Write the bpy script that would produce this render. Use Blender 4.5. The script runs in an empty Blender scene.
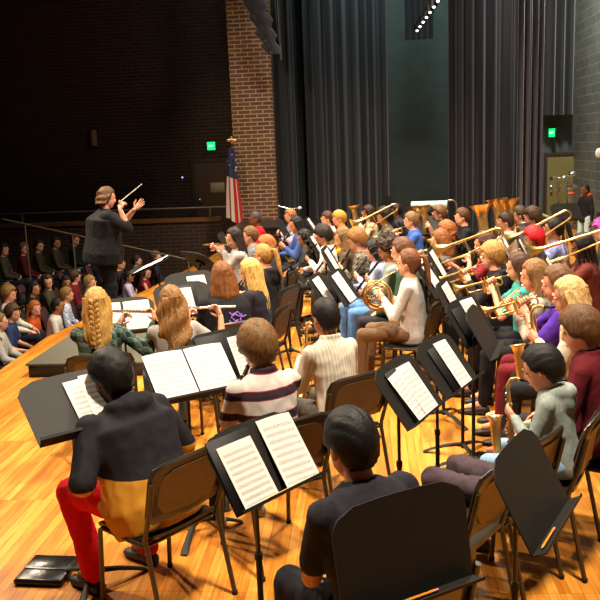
import bpy, bmesh, math, random
import numpy as np
from mathutils import Vector, Matrix, Euler, noise
random.seed(7)
V = Vector
SC = bpy.context.scene
COL = SC.collection
R = math.radians
PI = math.pi

# ------------------------------------------------------------------ camera
FPX, PITCH, ROLL, CAMH = 800.0, R(10.75), R(2.26), 2.22
Fw = V((0, math.cos(PITCH), -math.sin(PITCH)))
Up0 = V((0, math.sin(PITCH), math.cos(PITCH)))
Rt0 = V((1, 0, 0))
Rt = Rt0 * math.cos(ROLL) - Up0 * math.sin(ROLL)
Up = Up0 * math.cos(ROLL) + Rt0 * math.sin(ROLL)
CP = V((0, 0, CAMH))
cam = bpy.data.cameras.new('camera'); camo = bpy.data.objects.new('camera', cam); COL.objects.link(camo)
camo.matrix_world = Matrix((( Rt.x, Up.x, -Fw.x, 0), (Rt.y, Up.y, -Fw.y, 0), (Rt.z, Up.z, -Fw.z, CAMH), (0, 0, 0, 1)))
cam.sensor_width = 36; cam.lens = 36 * FPX / 600; cam.clip_end = 200
SC.camera = camo

def ray(px, py):
    return Fw + Rt * ((px - 300) / FPX) - Up * ((py - 300) / FPX)
def P(px, py, z):            # point of the place at height z seen at a pixel
    d = ray(px, py); t = (z - CAMH) / d.z
    return CP + d * t
def Q(px, py, Y):            # point at distance Y
    d = ray(px, py); return CP + d * (Y / d.y)

# ------------------------------------------------------------------ materials
MATS = {}
def nodes(name):
    m = bpy.data.materials.new(name); m.use_nodes = True
    nt = m.node_tree; b = nt.nodes['Principled BSDF']
    return m, nt, b
def rgb(c):
    if isinstance(c, str):
        c = c.lstrip('#'); c = [int(c[i:i+2], 16) / 255 for i in (0, 2, 4)]
        c = [x / 12.92 if x <= .04045 else ((x + .055) / 1.055) ** 2.4 for x in c]
    return (c[0], c[1], c[2], 1)
def N(nt, t, **kw):
    n = nt.nodes.new(t)
    for k, v in kw.items():
        if k.startswith('i_'):
            n.inputs[k[2:].replace('_', ' ')].default_value = v
        else: setattr(n, k, v)
    return n
def L(nt, a, b): nt.links.new(a, b)
def ramp(nt, fac, stops, interp='LINEAR'):
    r = nt.nodes.new('ShaderNodeValToRGB'); r.color_ramp.interpolation = interp
    e = r.color_ramp.elements
    while len(e) > len(stops): e.remove(e[-1])
    while len(e) < len(stops): e.new(0.5)
    for i, (p, c) in enumerate(stops):
        e[i].position = p; e[i].color = rgb(c)
    L(nt, fac, r.inputs[0]); return r.outputs[0]
def coord(nt, kind='Object', scale=(1, 1, 1), rot=(0, 0, 0), loc=(0, 0, 0)):
    t = nt.nodes.new('ShaderNodeTexCoord'); mp = nt.nodes.new('ShaderNodeMapping')
    mp.inputs['Scale'].default_value = scale; mp.inputs['Rotation'].default_value = rot; mp.inputs['Location'].default_value = loc
    L(nt, t.outputs[kind], mp.inputs[0]); return mp.outputs[0]
def mat(key, color=None, rough=.6, metal=0, var=.12, nscale=20, bump=0, spec=None, emit=None, es=1, sheen=0, coat=0, stretch=(1, 1, 1), c2=None):
    if key in MATS: return MATS[key]
    m, nt, b = nodes(key)
    c = rgb(color)
    b.inputs['Roughness'].default_value = rough; b.inputs['Metallic'].default_value = metal
    if spec is not None: b.inputs['Specular IOR Level'].default_value = spec
    if coat: b.inputs['Coat Weight'].default_value = coat
    if sheen: b.inputs['Sheen Weight'].default_value = sheen
    co = coord(nt, 'Object', stretch)
    n = N(nt, 'ShaderNodeTexNoise'); n.inputs['Scale'].default_value = nscale; n.inputs['Detail'].default_value = 4
    L(nt, co, n.inputs['Vector'])
    hi = tuple(min(1, x * (1 + var)) for x in c[:3]); lo = tuple(x * (1 - var) for x in c[:3])
    if c2 is not None: lo, hi = rgb(c2)[:3], c[:3]
    L(nt, ramp(nt, n.outputs[0], [(.3, lo), (.7, hi)]), b.inputs['Base Color'])
    if bump:
        bp = N(nt, 'ShaderNodeBump'); bp.inputs['Strength'].default_value = bump; bp.inputs['Distance'].default_value = .01
        L(nt, n.outputs[0], bp.inputs['Height']); L(nt, bp.outputs[0], b.inputs['Normal'])
    if emit: 
        b.inputs['Emission Color'].default_value = rgb(emit); b.inputs['Emission Strength'].default_value = es
    MATS[key] = m; return m

def fabric(color, rough=.85): return mat('fabric_' + color, color, rough, var=.14, nscale=60, bump=.15, spec=.2)
def skin(color): return mat('skin_' + color, color, .5, var=.06, nscale=12, spec=.35)
def hairm(color):
    key = 'hair_' + color
    if key in MATS: return MATS[key]
    m, nt, b = nodes(key); c = rgb(color)[:3]
    co = coord(nt, 'Object', (60, 60, 6))
    n = N(nt, 'ShaderNodeTexNoise'); n.inputs['Scale'].default_value = 2.2; n.inputs['Detail'].default_value = 3
    L(nt, co, n.inputs['Vector'])
    L(nt, ramp(nt, n.outputs[0], [(.3, tuple(x * .45 for x in c)), (.55, c), (.75, tuple(min(1, x * 1.5) for x in c))]), b.inputs['Base Color'])
    b.inputs['Roughness'].default_value = .6; b.inputs['Specular IOR Level'].default_value = .3
    bp = N(nt, 'ShaderNodeBump'); bp.inputs['Strength'].default_value = .5; bp.inputs['Distance'].default_value = .006
    L(nt, n.outputs[0], bp.inputs['Height']); L(nt, bp.outputs[0], b.inputs['Normal'])
    MATS[key] = m; return m
def stripes(key, stops, per, z0=0, axis='Z', rough=.85):
    """bands across one axis of the garment"""
    if key in MATS: return MATS[key]
    m, nt, b = nodes(key)
    co = coord(nt, 'Object'); s = N(nt, 'ShaderNodeSeparateXYZ'); L(nt, co, s.inputs[0])
    a = N(nt, 'ShaderNodeMath', operation='MULTIPLY_ADD'); a.inputs[1].default_value = 1 / per; a.inputs[2].default_value = z0
    L(nt, s.outputs[axis], a.inputs[0])
    f = N(nt, 'ShaderNodeMath', operation='FRACT'); L(nt, a.outputs[0], f.inputs[0])
    L(nt, ramp(nt, f.outputs[0], stops, 'CONSTANT'), b.inputs['Base Color']); b.inputs['Roughness'].default_value = rough
    b.inputs['Specular IOR Level'].default_value = .2
    MATS[key] = m; return m
def twotone(key, cl, ch, z, rough=.85):
    if key in MATS: return MATS[key]
    m, nt, b = nodes(key)
    co = coord(nt, 'Object'); s = N(nt, 'ShaderNodeSeparateXYZ'); L(nt, co, s.inputs[0])
    g = N(nt, 'ShaderNodeMath', operation='GREATER_THAN'); g.inputs[1].default_value = z; L(nt, s.outputs['Z'], g.inputs[0])
    L(nt, ramp(nt, g.outputs[0], [(0, cl), (.5, ch)], 'CONSTANT'), b.inputs['Base Color']); b.inputs['Roughness'].default_value = rough
    b.inputs['Specular IOR Level'].default_value = .2
    MATS[key] = m; return m
def plaid(key, ca, cb, cc, per=.09):
    if key in MATS: return MATS[key]
    m, nt, b = nodes(key)
    co = coord(nt, 'Object'); s = N(nt, 'ShaderNodeSeparateXYZ'); L(nt, co, s.inputs[0])
    outs = []
    xy = N(nt, 'ShaderNodeMath', operation='ADD'); L(nt, s.outputs['X'], xy.inputs[0]); L(nt, s.outputs['Y'], xy.inputs[1])
    for src in (s.outputs['Z'], xy.outputs[0]):
        a = N(nt, 'ShaderNodeMath', operation='MULTIPLY'); a.inputs[1].default_value = 1 / per; L(nt, src, a.inputs[0])
        f = N(nt, 'ShaderNodeMath', operation='FRACT'); L(nt, a.outputs[0], f.inputs[0])
        outs.append(ramp(nt, f.outputs[0], [(0, (0, 0, 0)), (.5, (.5, .5, .5)), (.9, (1, 1, 1))], 'CONSTANT'))
    mx = N(nt, 'ShaderNodeMix', data_type='RGBA'); mx.inputs[0].default_value = .5
    L(nt, outs[0], mx.inputs[6]); L(nt, outs[1], mx.inputs[7])
    L(nt, ramp(nt, mx.outputs[2], [(0, ca), (.2, cb), (.45, cc), (.75, cb)], 'LINEAR'), b.inputs['Base Color'])
    b.inputs['Roughness'].default_value = .85; b.inputs['Specular IOR Level'].default_value = .2
    MATS[key] = m; return m

BLACK = mat('black_metal', '#17150f', .38, .0, var=.1, spec=.5)
STAND = mat('stand_paint', '#14120e', .62, .0, var=.2, nscale=30, spec=.3)
CHROME = mat('chrome', '#c9c9c6', .2, 1, var=.05)
SILVER = mat('silver', '#dfdcd4', .22, 1, var=.05)
BRASS = mat('brass', '#e8c47a', .33, 1, var=.12, nscale=8)
BRASSD = mat('aged_brass', '#c4a468', .33, 1, var=.2, nscale=14)
PLASTIC = mat('chair_plastic', '#231d14', .36, .0, var=.12, spec=.6)
FRAME = mat('chair_frame', '#2a241a', .33, .0, var=.1, spec=.6)
WOODB = mat('grenadilla', '#100c0a', .3, 0, spec=.6)
RUBBER = mat('rubber', '#0b0b0b', .8)

# ------------------------------------------------------------------ mesh builder
class MB:
    def __init__(s): s.v = []; s.f = []; s.m = []; s.cur = 0
    def add(s, vs, fs):
        o = len(s.v); s.v += [V(x) for x in vs]
        s.f += [tuple(o + i for i in f) for f in fs]; s.m += [s.cur] * len(fs); return s
    def loft(s, rings, cap=True, closed=False):
        n = len(rings[0]); vs = [p for r in rings for p in r]; fs = []
        k = len(rings)
        for i in range(k if closed else k - 1):
            j = (i + 1) % k
            for a in range(n):
                b = (a + 1) % n
                fs.append((i * n + a, i * n + b, j * n + b, j * n + a))
        if cap and not closed:
            fs.append(tuple(reversed(range(n)))); fs.append(tuple((k - 1) * n + a for a in range(n)))
        return s.add(vs, fs)
    def tube(s, pts, rad, n=8, closed=False, flat=None):
        pts = [V(p) for p in pts]; k = len(pts)
        if not hasattr(rad, '__len__'): rad = [rad] * k
        rings = []; u = None
        for i, p in enumerate(pts):
            a = pts[i - 1] if (i > 0 or closed) else p
            b = pts[(i + 1) % k] if (i < k - 1 or closed) else p
            t = (b - a)
            t = t.normalized() if t.length > 1e-9 else V((0, 0, 1))
            if u is None:
                u = t.cross(V((0, 0, 1)))
                if u.length < .1: u = t.cross(V((1, 0, 0)))
            u = (u - t * u.dot(t)); u.normalize(); w = t.cross(u)
            rings.append([p + (u * math.cos(2 * PI * j / n) + w * math.sin(2 * PI * j / n)) * rad[i] for j in range(n)])
        return s.loft(rings, not closed, closed)
    def capsule(s, a, b, ra, rb, n=12):
        a = V(a); b = V(b); d = (b - a); l = d.length
        if l < 1e-6: return s.ell(a, (ra,) * 3)
        d /= l; pts = []; rs = []
        for q in (-1, -.85, -.5, 0):
            pts.append(a + d * ra * q); rs.append(max(.02 * ra, ra * math.sqrt(max(0, 1 - q * q))))
        pts.append((a + b) / 2); rs.append((ra + rb) / 2)
        for q in (0, .5, .85, 1):
            pts.append(b + d * rb * q); rs.append(max(.02 * rb, rb * math.sqrt(max(0, 1 - q * q))))
        return s.tube(pts, rs, n)
    def ell(s, c, r, rot=None, n=14, k=9):
        c = V(c); rings = []
        for i in range(k):
            th = PI * (i + .0) / (k - 1); th = min(max(th, .04), PI - .04)
            ring = []
            for j in range(n):
                p = V((r[0] * math.sin(th) * math.cos(2 * PI * j / n), r[1] * math.sin(th) * math.sin(2 * PI * j / n), -r[2] * math.cos(th)))
                if rot: p = rot @ p
                ring.append(c + p)
            rings.append(ring)
        return s.loft(rings)
    def box(s, c, d, rot=None, bev=0):
        c = V(c); h = V(d) / 2
        if bev <= 0:
            vs = [V((x * h.x, y * h.y, z * h.z)) for z in (-1, 1) for x, y in ((-1, -1), (1, -1), (1, 1), (-1, 1))]
            if rot: vs = [rot @ v for v in vs]
            return s.add([c + v for v in vs], [(3, 2, 1, 0), (4, 5, 6, 7), (0, 1, 5, 4), (1, 2, 6, 5), (2, 3, 7, 6), (3, 0, 4, 7)])
        b = min(bev, h.x, h.y, h.z) ; rings = []
        for z, ins in ((-h.z, b), (-h.z + b, 0), (h.z - b, 0), (h.z, b)):
            x, y = h.x - ins, h.y - ins; q = b * .7
            ring = [V((-x, -y + q, z)), V((-x + q, -y, z)), V((x - q, -y, z)), V((x, -y + q, z)), V((x, y - q, z)), V((x - q, y, z)), V((-x + q, y, z)), V((-x, y - q, z))]
            if rot: ring = [rot @ v for v in ring]
            rings.append([c + v for v in ring])
        return s.loft(rings)
    def prism(s, outline, off):       # outline: list of points, off: vector
        off = V(off); a = [V(p) for p in outline]
        return s.loft([a, [p + off for p in a]])
    def lathe(s, prof, n=24, c=(0, 0, 0), rot=None):     # profile (r, z)
        c = V(c); rings = []
        for r, z in prof:
            ring = [V((r * math.cos(2 * PI * j / n), r * math.sin(2 * PI * j / n), z)) for j in range(n)]
            if rot: ring = [rot @ p for p in ring]
            rings.append([c + p for p in ring])
        return s.loft(rings)
    def xf(s, M, start=0):
        for i in range(start, len(s.v)): s.v[i] = M @ s.v[i]
        return s
    def mesh(s, name='m'):
        me = bpy.data.meshes.new(name); me.from_pydata([tuple(v) for v in s.v], [], s.f)
        return me

def smooth(me, ang=50):
    n = len(me.polygons)
    me.polygons.foreach_set('use_smooth', [True] * n)
    try: me.set_sharp_from_angle(angle=R(ang))
    except Exception: pass
def setmats(me, mats):
    for m in (mats if isinstance(mats, (list, tuple)) else [mats]): me.materials.append(m)
def build(name, mb, mats, parent=None, ang=50):
    me = mb.mesh(name); bm = bmesh.new(); bm.from_mesh(me); bmesh.ops.recalc_face_normals(bm, faces=bm.faces); bm.to_mesh(me); bm.free()
    setmats(me, mats)
    if isinstance(mats, (list, tuple)) and len(mats) > 1: me.polygons.foreach_set('material_index', mb.m)
    smooth(me, ang)
    o = bpy.data.objects.new(name, me); COL.objects.link(o)
    if parent is not None: o.parent = parent
    return o
def tag(o, label, cat, group=None, kind=None):
    if label: o['label'] = label
    if cat: o['category'] = cat
    if group: o['group'] = group
    if kind: o['kind'] = kind
    return o
def empty(name, label=None, cat=None, group=None, loc=(0, 0, 0), rz=0):
    o = bpy.data.objects.new(name, None); COL.objects.link(o); o.empty_display_size = .05
    o.location = loc; o.rotation_euler = (0, 0, rz); return tag(o, label, cat, group)
def struct(name, mb, m, ang=30):
    o = build(name, mb, m, ang=ang); o['kind'] = 'structure'; return o
def copy_tree(o, parent=None):
    c = o.copy(); COL.objects.link(c)
    if parent is not None: c.parent = parent
    for ch in list(o.children): copy_tree(ch, c)
    return c
USED = set()
def inst(proto, label, cat, group, M):
    """first use moves the prototype itself, then copies of it and its parts"""
    if proto.name in USED: o = copy_tree(proto)
    else: USED.add(proto.name); o = proto
    for k in ('label', 'category', 'group'):
        if k in o: del o[k]
    tag(o, label, cat, group)
    o.matrix_world = M; o.location, q, o.scale = M.decompose(); o.rotation_euler = q.to_euler()
    return o

def remesh(mb, vox, smooth_it=3, noise_amp=0, noise_f=9, seed=0):
    me = mb.mesh('tmp'); bm = bmesh.new(); bm.from_mesh(me); bmesh.ops.recalc_face_normals(bm, faces=bm.faces); bm.to_mesh(me); bm.free()
    o = bpy.data.objects.new('tmp', me); COL.objects.link(o)
    r = o.modifiers.new('r', 'REMESH'); r.mode = 'VOXEL'; r.voxel_size = vox
    if smooth_it:
        q = o.modifiers.new('s', 'SMOOTH'); q.factor = .5; q.iterations = smooth_it
    dg = bpy.context.evaluated_depsgraph_get()
    out = bpy.data.meshes.new_from_object(o.evaluated_get(dg))
    bpy.data.objects.remove(o); bpy.data.meshes.remove(me)
    if noise_amp:
        n = len(out.vertices); co = np.empty(n * 3, 'f'); no = np.empty(n * 3, 'f')
        out.vertices.foreach_get('co', co); out.vertex_normals.foreach_get('vector', no)
        co = co.reshape(-1, 3); no = no.reshape(-1, 3); off = V((seed * 3.7, seed * 1.3, 0))
        d = np.array([noise.noise(V((c[0] * noise_f, c[1] * noise_f, c[2] * noise_f * .8)) + off) for c in co], 'f')
        d2 = np.array([noise.noise(V((c[0] * noise_f * 2.3, c[1] * noise_f * 2.3, c[2] * noise_f * 1.4)) + off) for c in co], 'f')
        co += no * ((d + .5 * (1 - 2 * np.abs(d2))) * noise_amp)[:, None]
        out.vertices.foreach_set('co', co.ravel()); out.update()
    return out
def join_mb(me, mb, matoff=None):
    """append raw builder geometry to a mesh (same object), materials by index"""
    me2 = mb.mesh('t2')
    bm = bmesh.new(); bm.from_mesh(me2); bmesh.ops.recalc_face_normals(bm, faces=bm.faces)
    for f, mi in zip(bm.faces, mb.m): f.material_index = mi
    bm.to_mesh(me2); bm.free()
    bm = bmesh.new(); bm.from_mesh(me); bm.from_mesh(me2); bm.to_mesh(me); bm.free()
    bpy.data.meshes.remove(me2); return me
def link(name, me, mats, parent, ang=80):
    me.materials.clear(); setmats(me, mats); smooth(me, ang)
    o = bpy.data.objects.new(name, me); COL.objects.link(o); o.parent = parent; return o
# ------------------------------------------------------------------ people
def ik(S, W, l1, l2, pole):
    S = V(S); W = V(W); d = W - S; D = d.length
    mx = (l1 + l2) * .995
    if D > mx: W = S + d * (mx / D); d = W - S; D = mx
    D = max(D, abs(l1 - l2) + .01)
    u = d.normalized(); a = (l1 * l1 - l2 * l2 + D * D) / (2 * D); h = math.sqrt(max(0, l1 * l1 - a * a))
    p = V(pole); p = p - u * p.dot(u); p.normalize()
    return S + u * a + p * h, W

def hand(mb, W, d, nrm, side, s=1, curl=.9, n=6, spread=.0):
    """palm + five fingers. d: direction of the fingers, nrm: palm normal (fingers close to it), side +1: thumb on +cross"""
    d = V(d).normalized(); nrm = V(nrm); nrm = (nrm - d * nrm.dot(d)).normalized(); x = d.cross(nrm) * side
    W = V(W)
    rings = []
    for t, w, h in ((0, .024, .019), (.03, .033, .018), (.06, .04, .016), (.085, .041, .013)):
        c = W + d * t * s
        rings.append([c + (x * math.cos(a) * w + nrm * math.sin(a) * h) * s for a in [2 * PI * j / 10 for j in range(10)]])
    mb.loft(rings)
    for i, (off, ln) in enumerate(((.030, .070), (.010, .078), (-.011, .072), (-.030, .056))):
        p = W + (d * .075 + x * off) * s; pts = [p]; a = curl * .35 + .04 * i
        dd = (d + x * off * spread).normalized()
        for seg in (.45, .32, .25):
            q = (dd * math.cos(a) + nrm * math.sin(a)); p = p + q * ln * seg * 1.1 * s; pts.append(p); a += curl * (.75 if seg > .3 else .6)
        mb.tube(pts, [.0088 * s, .0085 * s, .0078 * s, .0055 * s], n)
    p = W + (d * .02 + x * .025) * s
    q = (d * .6 + x * .75 + nrm * .25).normalized(); p2 = p + q * .042 * s
    q2 = (d * .9 + x * .2 + nrm * (.2 + .4 * curl)).normalized(); p3 = p2 + q2 * .03 * s; p4 = p3 + q2 * .022 * s
    mb.tube([p, p2, p3, p4], [.013 * s, .0105 * s, .0095 * s, .006 * s], n)

def torso(mb, pel, rot, s, w, dlt=0, long=0, n=16):
    T = [(-.10 - long, .150 * w, .125 * w), (-.03, .168 * w, .130 * w), (.06, .158 * w, .120 * w), (.16, .148 * w, .112 * w),
         (.28, .160 * w, .112 * w), (.38, .174 * w, .110 * w), (.44, .160 * w ** .6, .098 * w ** .5), (.485, .115 * w ** .5, .082), (.515, .066, .064)]
    rings = []
    for z, rx, ry in T:
        rings.append([pel + rot @ V(((rx + dlt) * math.cos(a), (ry + dlt) * math.sin(a) - .015, z)) * s for a in [2 * PI * j / n for j in range(n)]])
    mb.loft(rings)

HAIRCOUNT = [0]
def hair_cap(mb, Hm, s, thick=.010, front=.50, side=-.15, nape=-.82, vol=(1, 1, 1), curly=0, nseg=44, bang=0, seed=0, edge=.16):
    n = nseg; k = nseg * 2 // 3; rings = []
    for i in range(k):
        th = .03 + (PI - .06) * i / (k - 1); ring = []
        for j in range(n):
            ph = 2 * PI * j / n
            d = V((math.sin(th) * math.cos(ph), math.sin(th) * math.sin(ph), math.cos(th)))
            f = d.y / max(1e-4, math.sqrt(d.x ** 2 + d.y ** 2))      # 1 front, -1 back
            def ss(a, b, x): x = max(0, min(1, (x - a) / (b - a))); return x * x * (3 - 2 * x)
            line = front - bang + (side - front + bang) * ss(.72, .30, f) if f > .1 else side + (nape - side) * ss(-.02, -.42, f)
            line += noise.noise(V((ph * 3, seed, 0))) * .05
            m = ss(line - edge * .4, line + edge, d.z)
            tex = 0
            if curly: tex = abs(noise.noise(d * 13 + V((seed, 3, 0)))) * curly
            else: tex = noise.noise(V((math.atan2(d.x, d.z + .2) * 7, d.y * 2.5, seed))) * .0045 + math.sin(math.atan2(d.x, d.z + .3) * 21 + seed + d.y * 6) * .0018
            tk = thick * (.55 + .45 * ss(-.8, .3, d.z)) + tex
            rz = (.110 if d.z > 0 else .120)
            rr = V(((.075 + tk) * vol[0], (.096 + tk) * vol[1], (rz + tk) * vol[2]))
            inn = V((.070, .086, rz - .006)) * (1 if m > .02 else .82)
            r_ = inn.lerp(rr, m)
            p = V((0, -.012, .012)) + V((d.x * r_.x, d.y * r_.y, d.z * r_.z))
            ring.append(Hm @ (p * s))
        rings.append(ring)
    mb.loft(rings)
def hair_fall(mb, Hm, s, length=.35, width=1.0, arc=105, wave=0, seed=0, flare=1.0, thick=.022, parted=0, down=None):
    """a mane falling from the back of the head: closed crescent sheet; down = world-down in head space"""
    n = 26; k = 16; rings = []
    dn = down or V((0, 0, -1))
    for i in range(k):
        t = i / (k - 1); L_ = length * t
        base = V((0, -.012, .055)) + dn * L_ - V((0, .01, 0)) * t
        rx = (.086 + .03 * flare * min(1, t * 2)) * width; ry = (.106 + .012 * t)
        if t > .85: q = (t - .85) / .15; rx *= 1 - .22 * q; ry *= 1 - .1 * q
        a0 = R(arc) * (1 - .25 * t)
        out = []; inn = []
        for j in range(n):
            a = -a0 + 2 * a0 * j / (n - 1)
            g = .004 * math.sin(a * 17 + seed + 3 * t) + .003 * math.sin(a * 31 + seed * 2)
            if wave: g += wave * math.sin(t * 13 + a * 2.5 + seed) 
            g += noise.noise(V((a * 3, t * 4, seed))) * .01
            ox = math.sin(a); oy = -math.cos(a)
            ed = 1 - .75 * (abs(a) / a0) ** 4
            out.append(base + V((ox * (rx + g), oy * (ry + g), 0)))
            inn.append(base + V((ox * (rx + g - thick * ed), oy * (ry + g - thick * ed), 0)))
        rings.append([Hm @ (p * s) for p in out + inn[::-1]])
    mb.loft(rings)
def strand(mb, Hm, s, pts, rad, n=10): mb.tube([Hm @ (V(p) * s) for p in pts], [r * s for r in rad], n)

def person(label, root, yaw, s=.93, pose='sit', lean=5, bend=8, turn=0, tilt=0, w=1.0, vox=.012,
           skinc='#c98f6d', hair='short', hc='#3a2414', shirt='#222222', shirtm=None, sleeve='long', pants='#1c1c22', shoes='#111111',
           hands=None, poles=None, fingers=True, feet=.50, legspread=.13, collar=None, hood=None, hips=.0, grip=None, group=None, cat='person', sitz=.45, hk=1.15,
           socks=None, hem=0, legs=True, face=True, hairkw=None, gesture=None, pantm=None):
    """builds one figure; root = world xy(z) of the pelvis footprint, yaw = facing"""
    HAIRCOUNT[0] += 1; seed = HAIRCOUNT[0] * 1.37
    E = empty('person', label, cat, group, root, yaw)
    sit = pose == 'sit'
    pz = (sitz + .095) if sit else .93 * s
    pel = V((0, 0, pz)); rl = Matrix.Rotation(-R(lean), 3, 'X')
    up = rl @ V((0, 0, 1))
    neck = pel + rl @ V((0, -.012, .50)) * s
    rh = Matrix.Rotation(R(turn), 3, 'Z') @ Matrix.Rotation(R(tilt), 3, 'Y') @ Matrix.Rotation(-R(bend), 3, 'X')
    hc_ = neck + (up * .085 + rh @ V((0, .02, .065))) * s
    Hm = Matrix.Translation(hc_) @ rh.to_4x4(); hs = s * hk
    sh = {}; 
    for sd in (-1, 1): sh[sd] = pel + rl @ V((sd * .165 * (1 + (w - 1) * .5), -.01, .425)) * s
    hd = hands or {}
    arms = {}; wa = 1 + (w - 1) * .45
    for sd in (-1, 1):
        W = hd.get(sd)
        if W is None: W = pel + V((sd * .12, .30, .07)) if sit else pel + V((sd * .24, .04, -.13))
        pole = (poles or {}).get(sd, V((sd * .6, -.35, -1)))
        el, Wc = ik(sh[sd], W, .285 * s, .255 * s, pole); arms[sd] = (sh[sd], el, Wc)
    lg = {}
    if sit:
        for sd in (-1, 1):
            h = pel + V((sd * .085, .0, -.01)); kn = V((sd * legspread, .43 * s + .02, sitz + .065)); an = V((sd * legspread * 1.05, .43 * s + feet - .45, .10))
            lg[sd] = (h, kn, an)
    else:
        for sd in (-1, 1):
            h = pel + V((sd * .085, 0, -.02)); kn = V((sd * .10, .03, .49 * s)); an = V((sd * .11, -.01, .09)); lg[sd] = (h, kn, an)
    # ---- body
    b = MB()
    torso(b, pel, rl, s, w, -.012)
    b.capsule(neck - up * .03 * s, hc_ + rh @ V((0, -.012, -.05)) * s, .060 * s, .055 * s)
    def he(c, r, n=18, k=12): b.ell(Hm @ (V(c) * hs), [x * hs for x in r], rh, n, k)
    he((0, -.012, .03), (.074, .094, .090)); he((0, .022, -.035), (.058, .066, .076)); he((0, .045, -.088), (.030, .034, .024))
    he((0, .092, -.022), (.0125, .018, .014)); b.capsule(Hm @ (V((0, .082, .015)) * hs), Hm @ (V((0, .098, -.018)) * hs), .008 * hs, .011 * hs, 8)
    for sd in (-1, 1):
        he((sd * .075, -.005, -.012), (.010, .02, .031), 8, 6)
        S, e, W = arms[sd]
        b.capsule(S, e, .044 * s * wa, .037 * s * wa); b.capsule(e, W, .037 * s * wa, .025 * s)
        if legs:
            h, kn, an = lg[sd]
            b.capsule(h, kn, .074 * s * w, .052 * s); b.capsule(kn, an, .05 * s, .034 * s); b.capsule(an, an + V((0, .12, -.04)), .035 * s, .028 * s)
    me = remesh(b, vox, 2)
    fb = MB(); fo = .0 if vox < .010 else .004 if vox < .014 else .009; fs_ = 1 if vox < .012 else 1.3
    if face:
        for sd in (-1, 1):
            fb.cur = 1; fb.ell(Hm @ (V((sd * .029, .0735 + fo, .010)) * hs), [x * hs for x in (.0135, .011, .008)], rh, 10, 7)
            fb.cur = 2; fb.ell(Hm @ (V((sd * .029, .083 + fo, .010)) * hs), [x * hs for x in (.0058 * fs_, .004, .0062 * fs_)], rh, 8, 6)
            fb.cur = 4; fb.tube([Hm @ (V((sd * x, y, z)) * hs) for x, y, z in ((.013, .087 + fo, .030), (.03, .085 + fo, .035), (.046, .073 + fo, .030))], [.003 * hs * fs_, .0042 * hs * fs_, .002 * hs * fs_], 6)
        fb.cur = 3; fb.ell(Hm @ (V((0, .082 + fo, -.056)) * hs), [x * hs for x in (.022, .010, .0045)], rh, 10, 6)
        fb.ell(Hm @ (V((0, .081 + fo, -.064)) * hs), [x * hs for x in (.018, .010, .005)], rh, 10, 6)
    fb.cur = 0
    if fingers:
        for sd in (-1, 1):
            S, e, W = arms[sd]; d = (W - e).normalized(); g = (gesture or {}).get(sd)
            if g: hand(fb, W, g[0], g[1], g[2], s, g[3], 8 if vox < .011 else 6, g[4] if len(g) > 4 else 0)
            elif hands and sd in hands:
                G = (grip or {}).get(sd, V((0, 0, 1)))
                dd = (d * .6 + V((-sd * .2, .3, 0))).normalized()
                hand(fb, W, dd, V((-sd * .8, .2, .3)), sd if False else -sd, s, 1.15)
            else: hand(fb, W, (d + V((0, .3, -.3))), V((-sd * .3, -.2, -1)) if sit else V((-sd, 0, 0)), sd, s, .5)
    join_mb(me, fb)
    sk = skin(skinc); hm = hairm(hc if isinstance(hc, str) else '#222222')
    lipc = tuple(x * y for x, y in zip(rgb(skinc)[:3], (.75, .45, .42)))
    lip = MATS.get('lip' + skinc) or mat('lip' + skinc, lipc, .5)
    link('body', me, [sk, mat('eye_white', '#d8d2cc', .3), mat('iris', '#1a120c', .2), lip, hm], E)
    # ---- shirt
    seedn = int(seed * 10)
    vs = vox * 1.15
    t = MB(); torso(t, pel, rl, s, w, .006, hem)
    for sd in (-1, 1):
        S, e, W = arms[sd]
        if sleeve != 'none':
            t.ell(S, (.062 * s * wa,) * 3)
        if sleeve == 'short': m_ = S.lerp(e, .72); t.capsule(S, m_, .060 * s * wa, .054 * s * wa)
        if sleeve == 'cap': m_ = S.lerp(e, .35); t.capsule(S, m_, .058 * s * wa, .052 * s * wa)
        if sleeve == 'threeq': t.capsule(S, e, .060 * s * wa, .05 * s * wa); t.capsule(e, e.lerp(W, .18), .05 * s * wa, .045 * s * wa)
        if sleeve == 'long': t.capsule(S, e, .060 * s * wa, .052 * s * wa); t.capsule(e, e.lerp(W, .90), .052 * s * wa, .037 * s * wa)
    if hem and sit: t.ell(pel + V((0, .03, -.02)), (.20 * w ** .6 * s, .19 * w ** .5 * s, .11))
    if hood:
        c = neck + rl @ V((0, -.055, -.02)) * s; hw = w ** .5
        pts = [c + rl @ V((.085 * hw * math.cos(a), -.065 * hw * math.sin(a) + .03 * (1 - math.sin(a)), .02 - .03 * math.sin(a))) * s for a in [PI * q / 8 for q in range(9)]]
        t.tube(pts, [.025 * s, .038 * s, .046 * s, .05 * s, .054 * s, .05 * s, .046 * s, .038 * s, .025 * s], 12)
        t.ell(neck + rl @ V((0, -.105, -.085)) * s, (.105 * s * hw, .05 * s * hw, .10 * s * hw), rl)
    if collar:
        pts = [neck + rl @ V((.062 * math.cos(a), .062 * math.sin(a) - .012, .025)) * s for a in [2 * PI * q / 12 for q in range(12)]]
        t.tube(pts, .017 * s, 8, True)
    me = remesh(t, vs, 3 if vox > .0085 else 7, .0075 * s, 8, seedn)
    link('shirt', me, shirtm or fabric(shirt), E)
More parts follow.
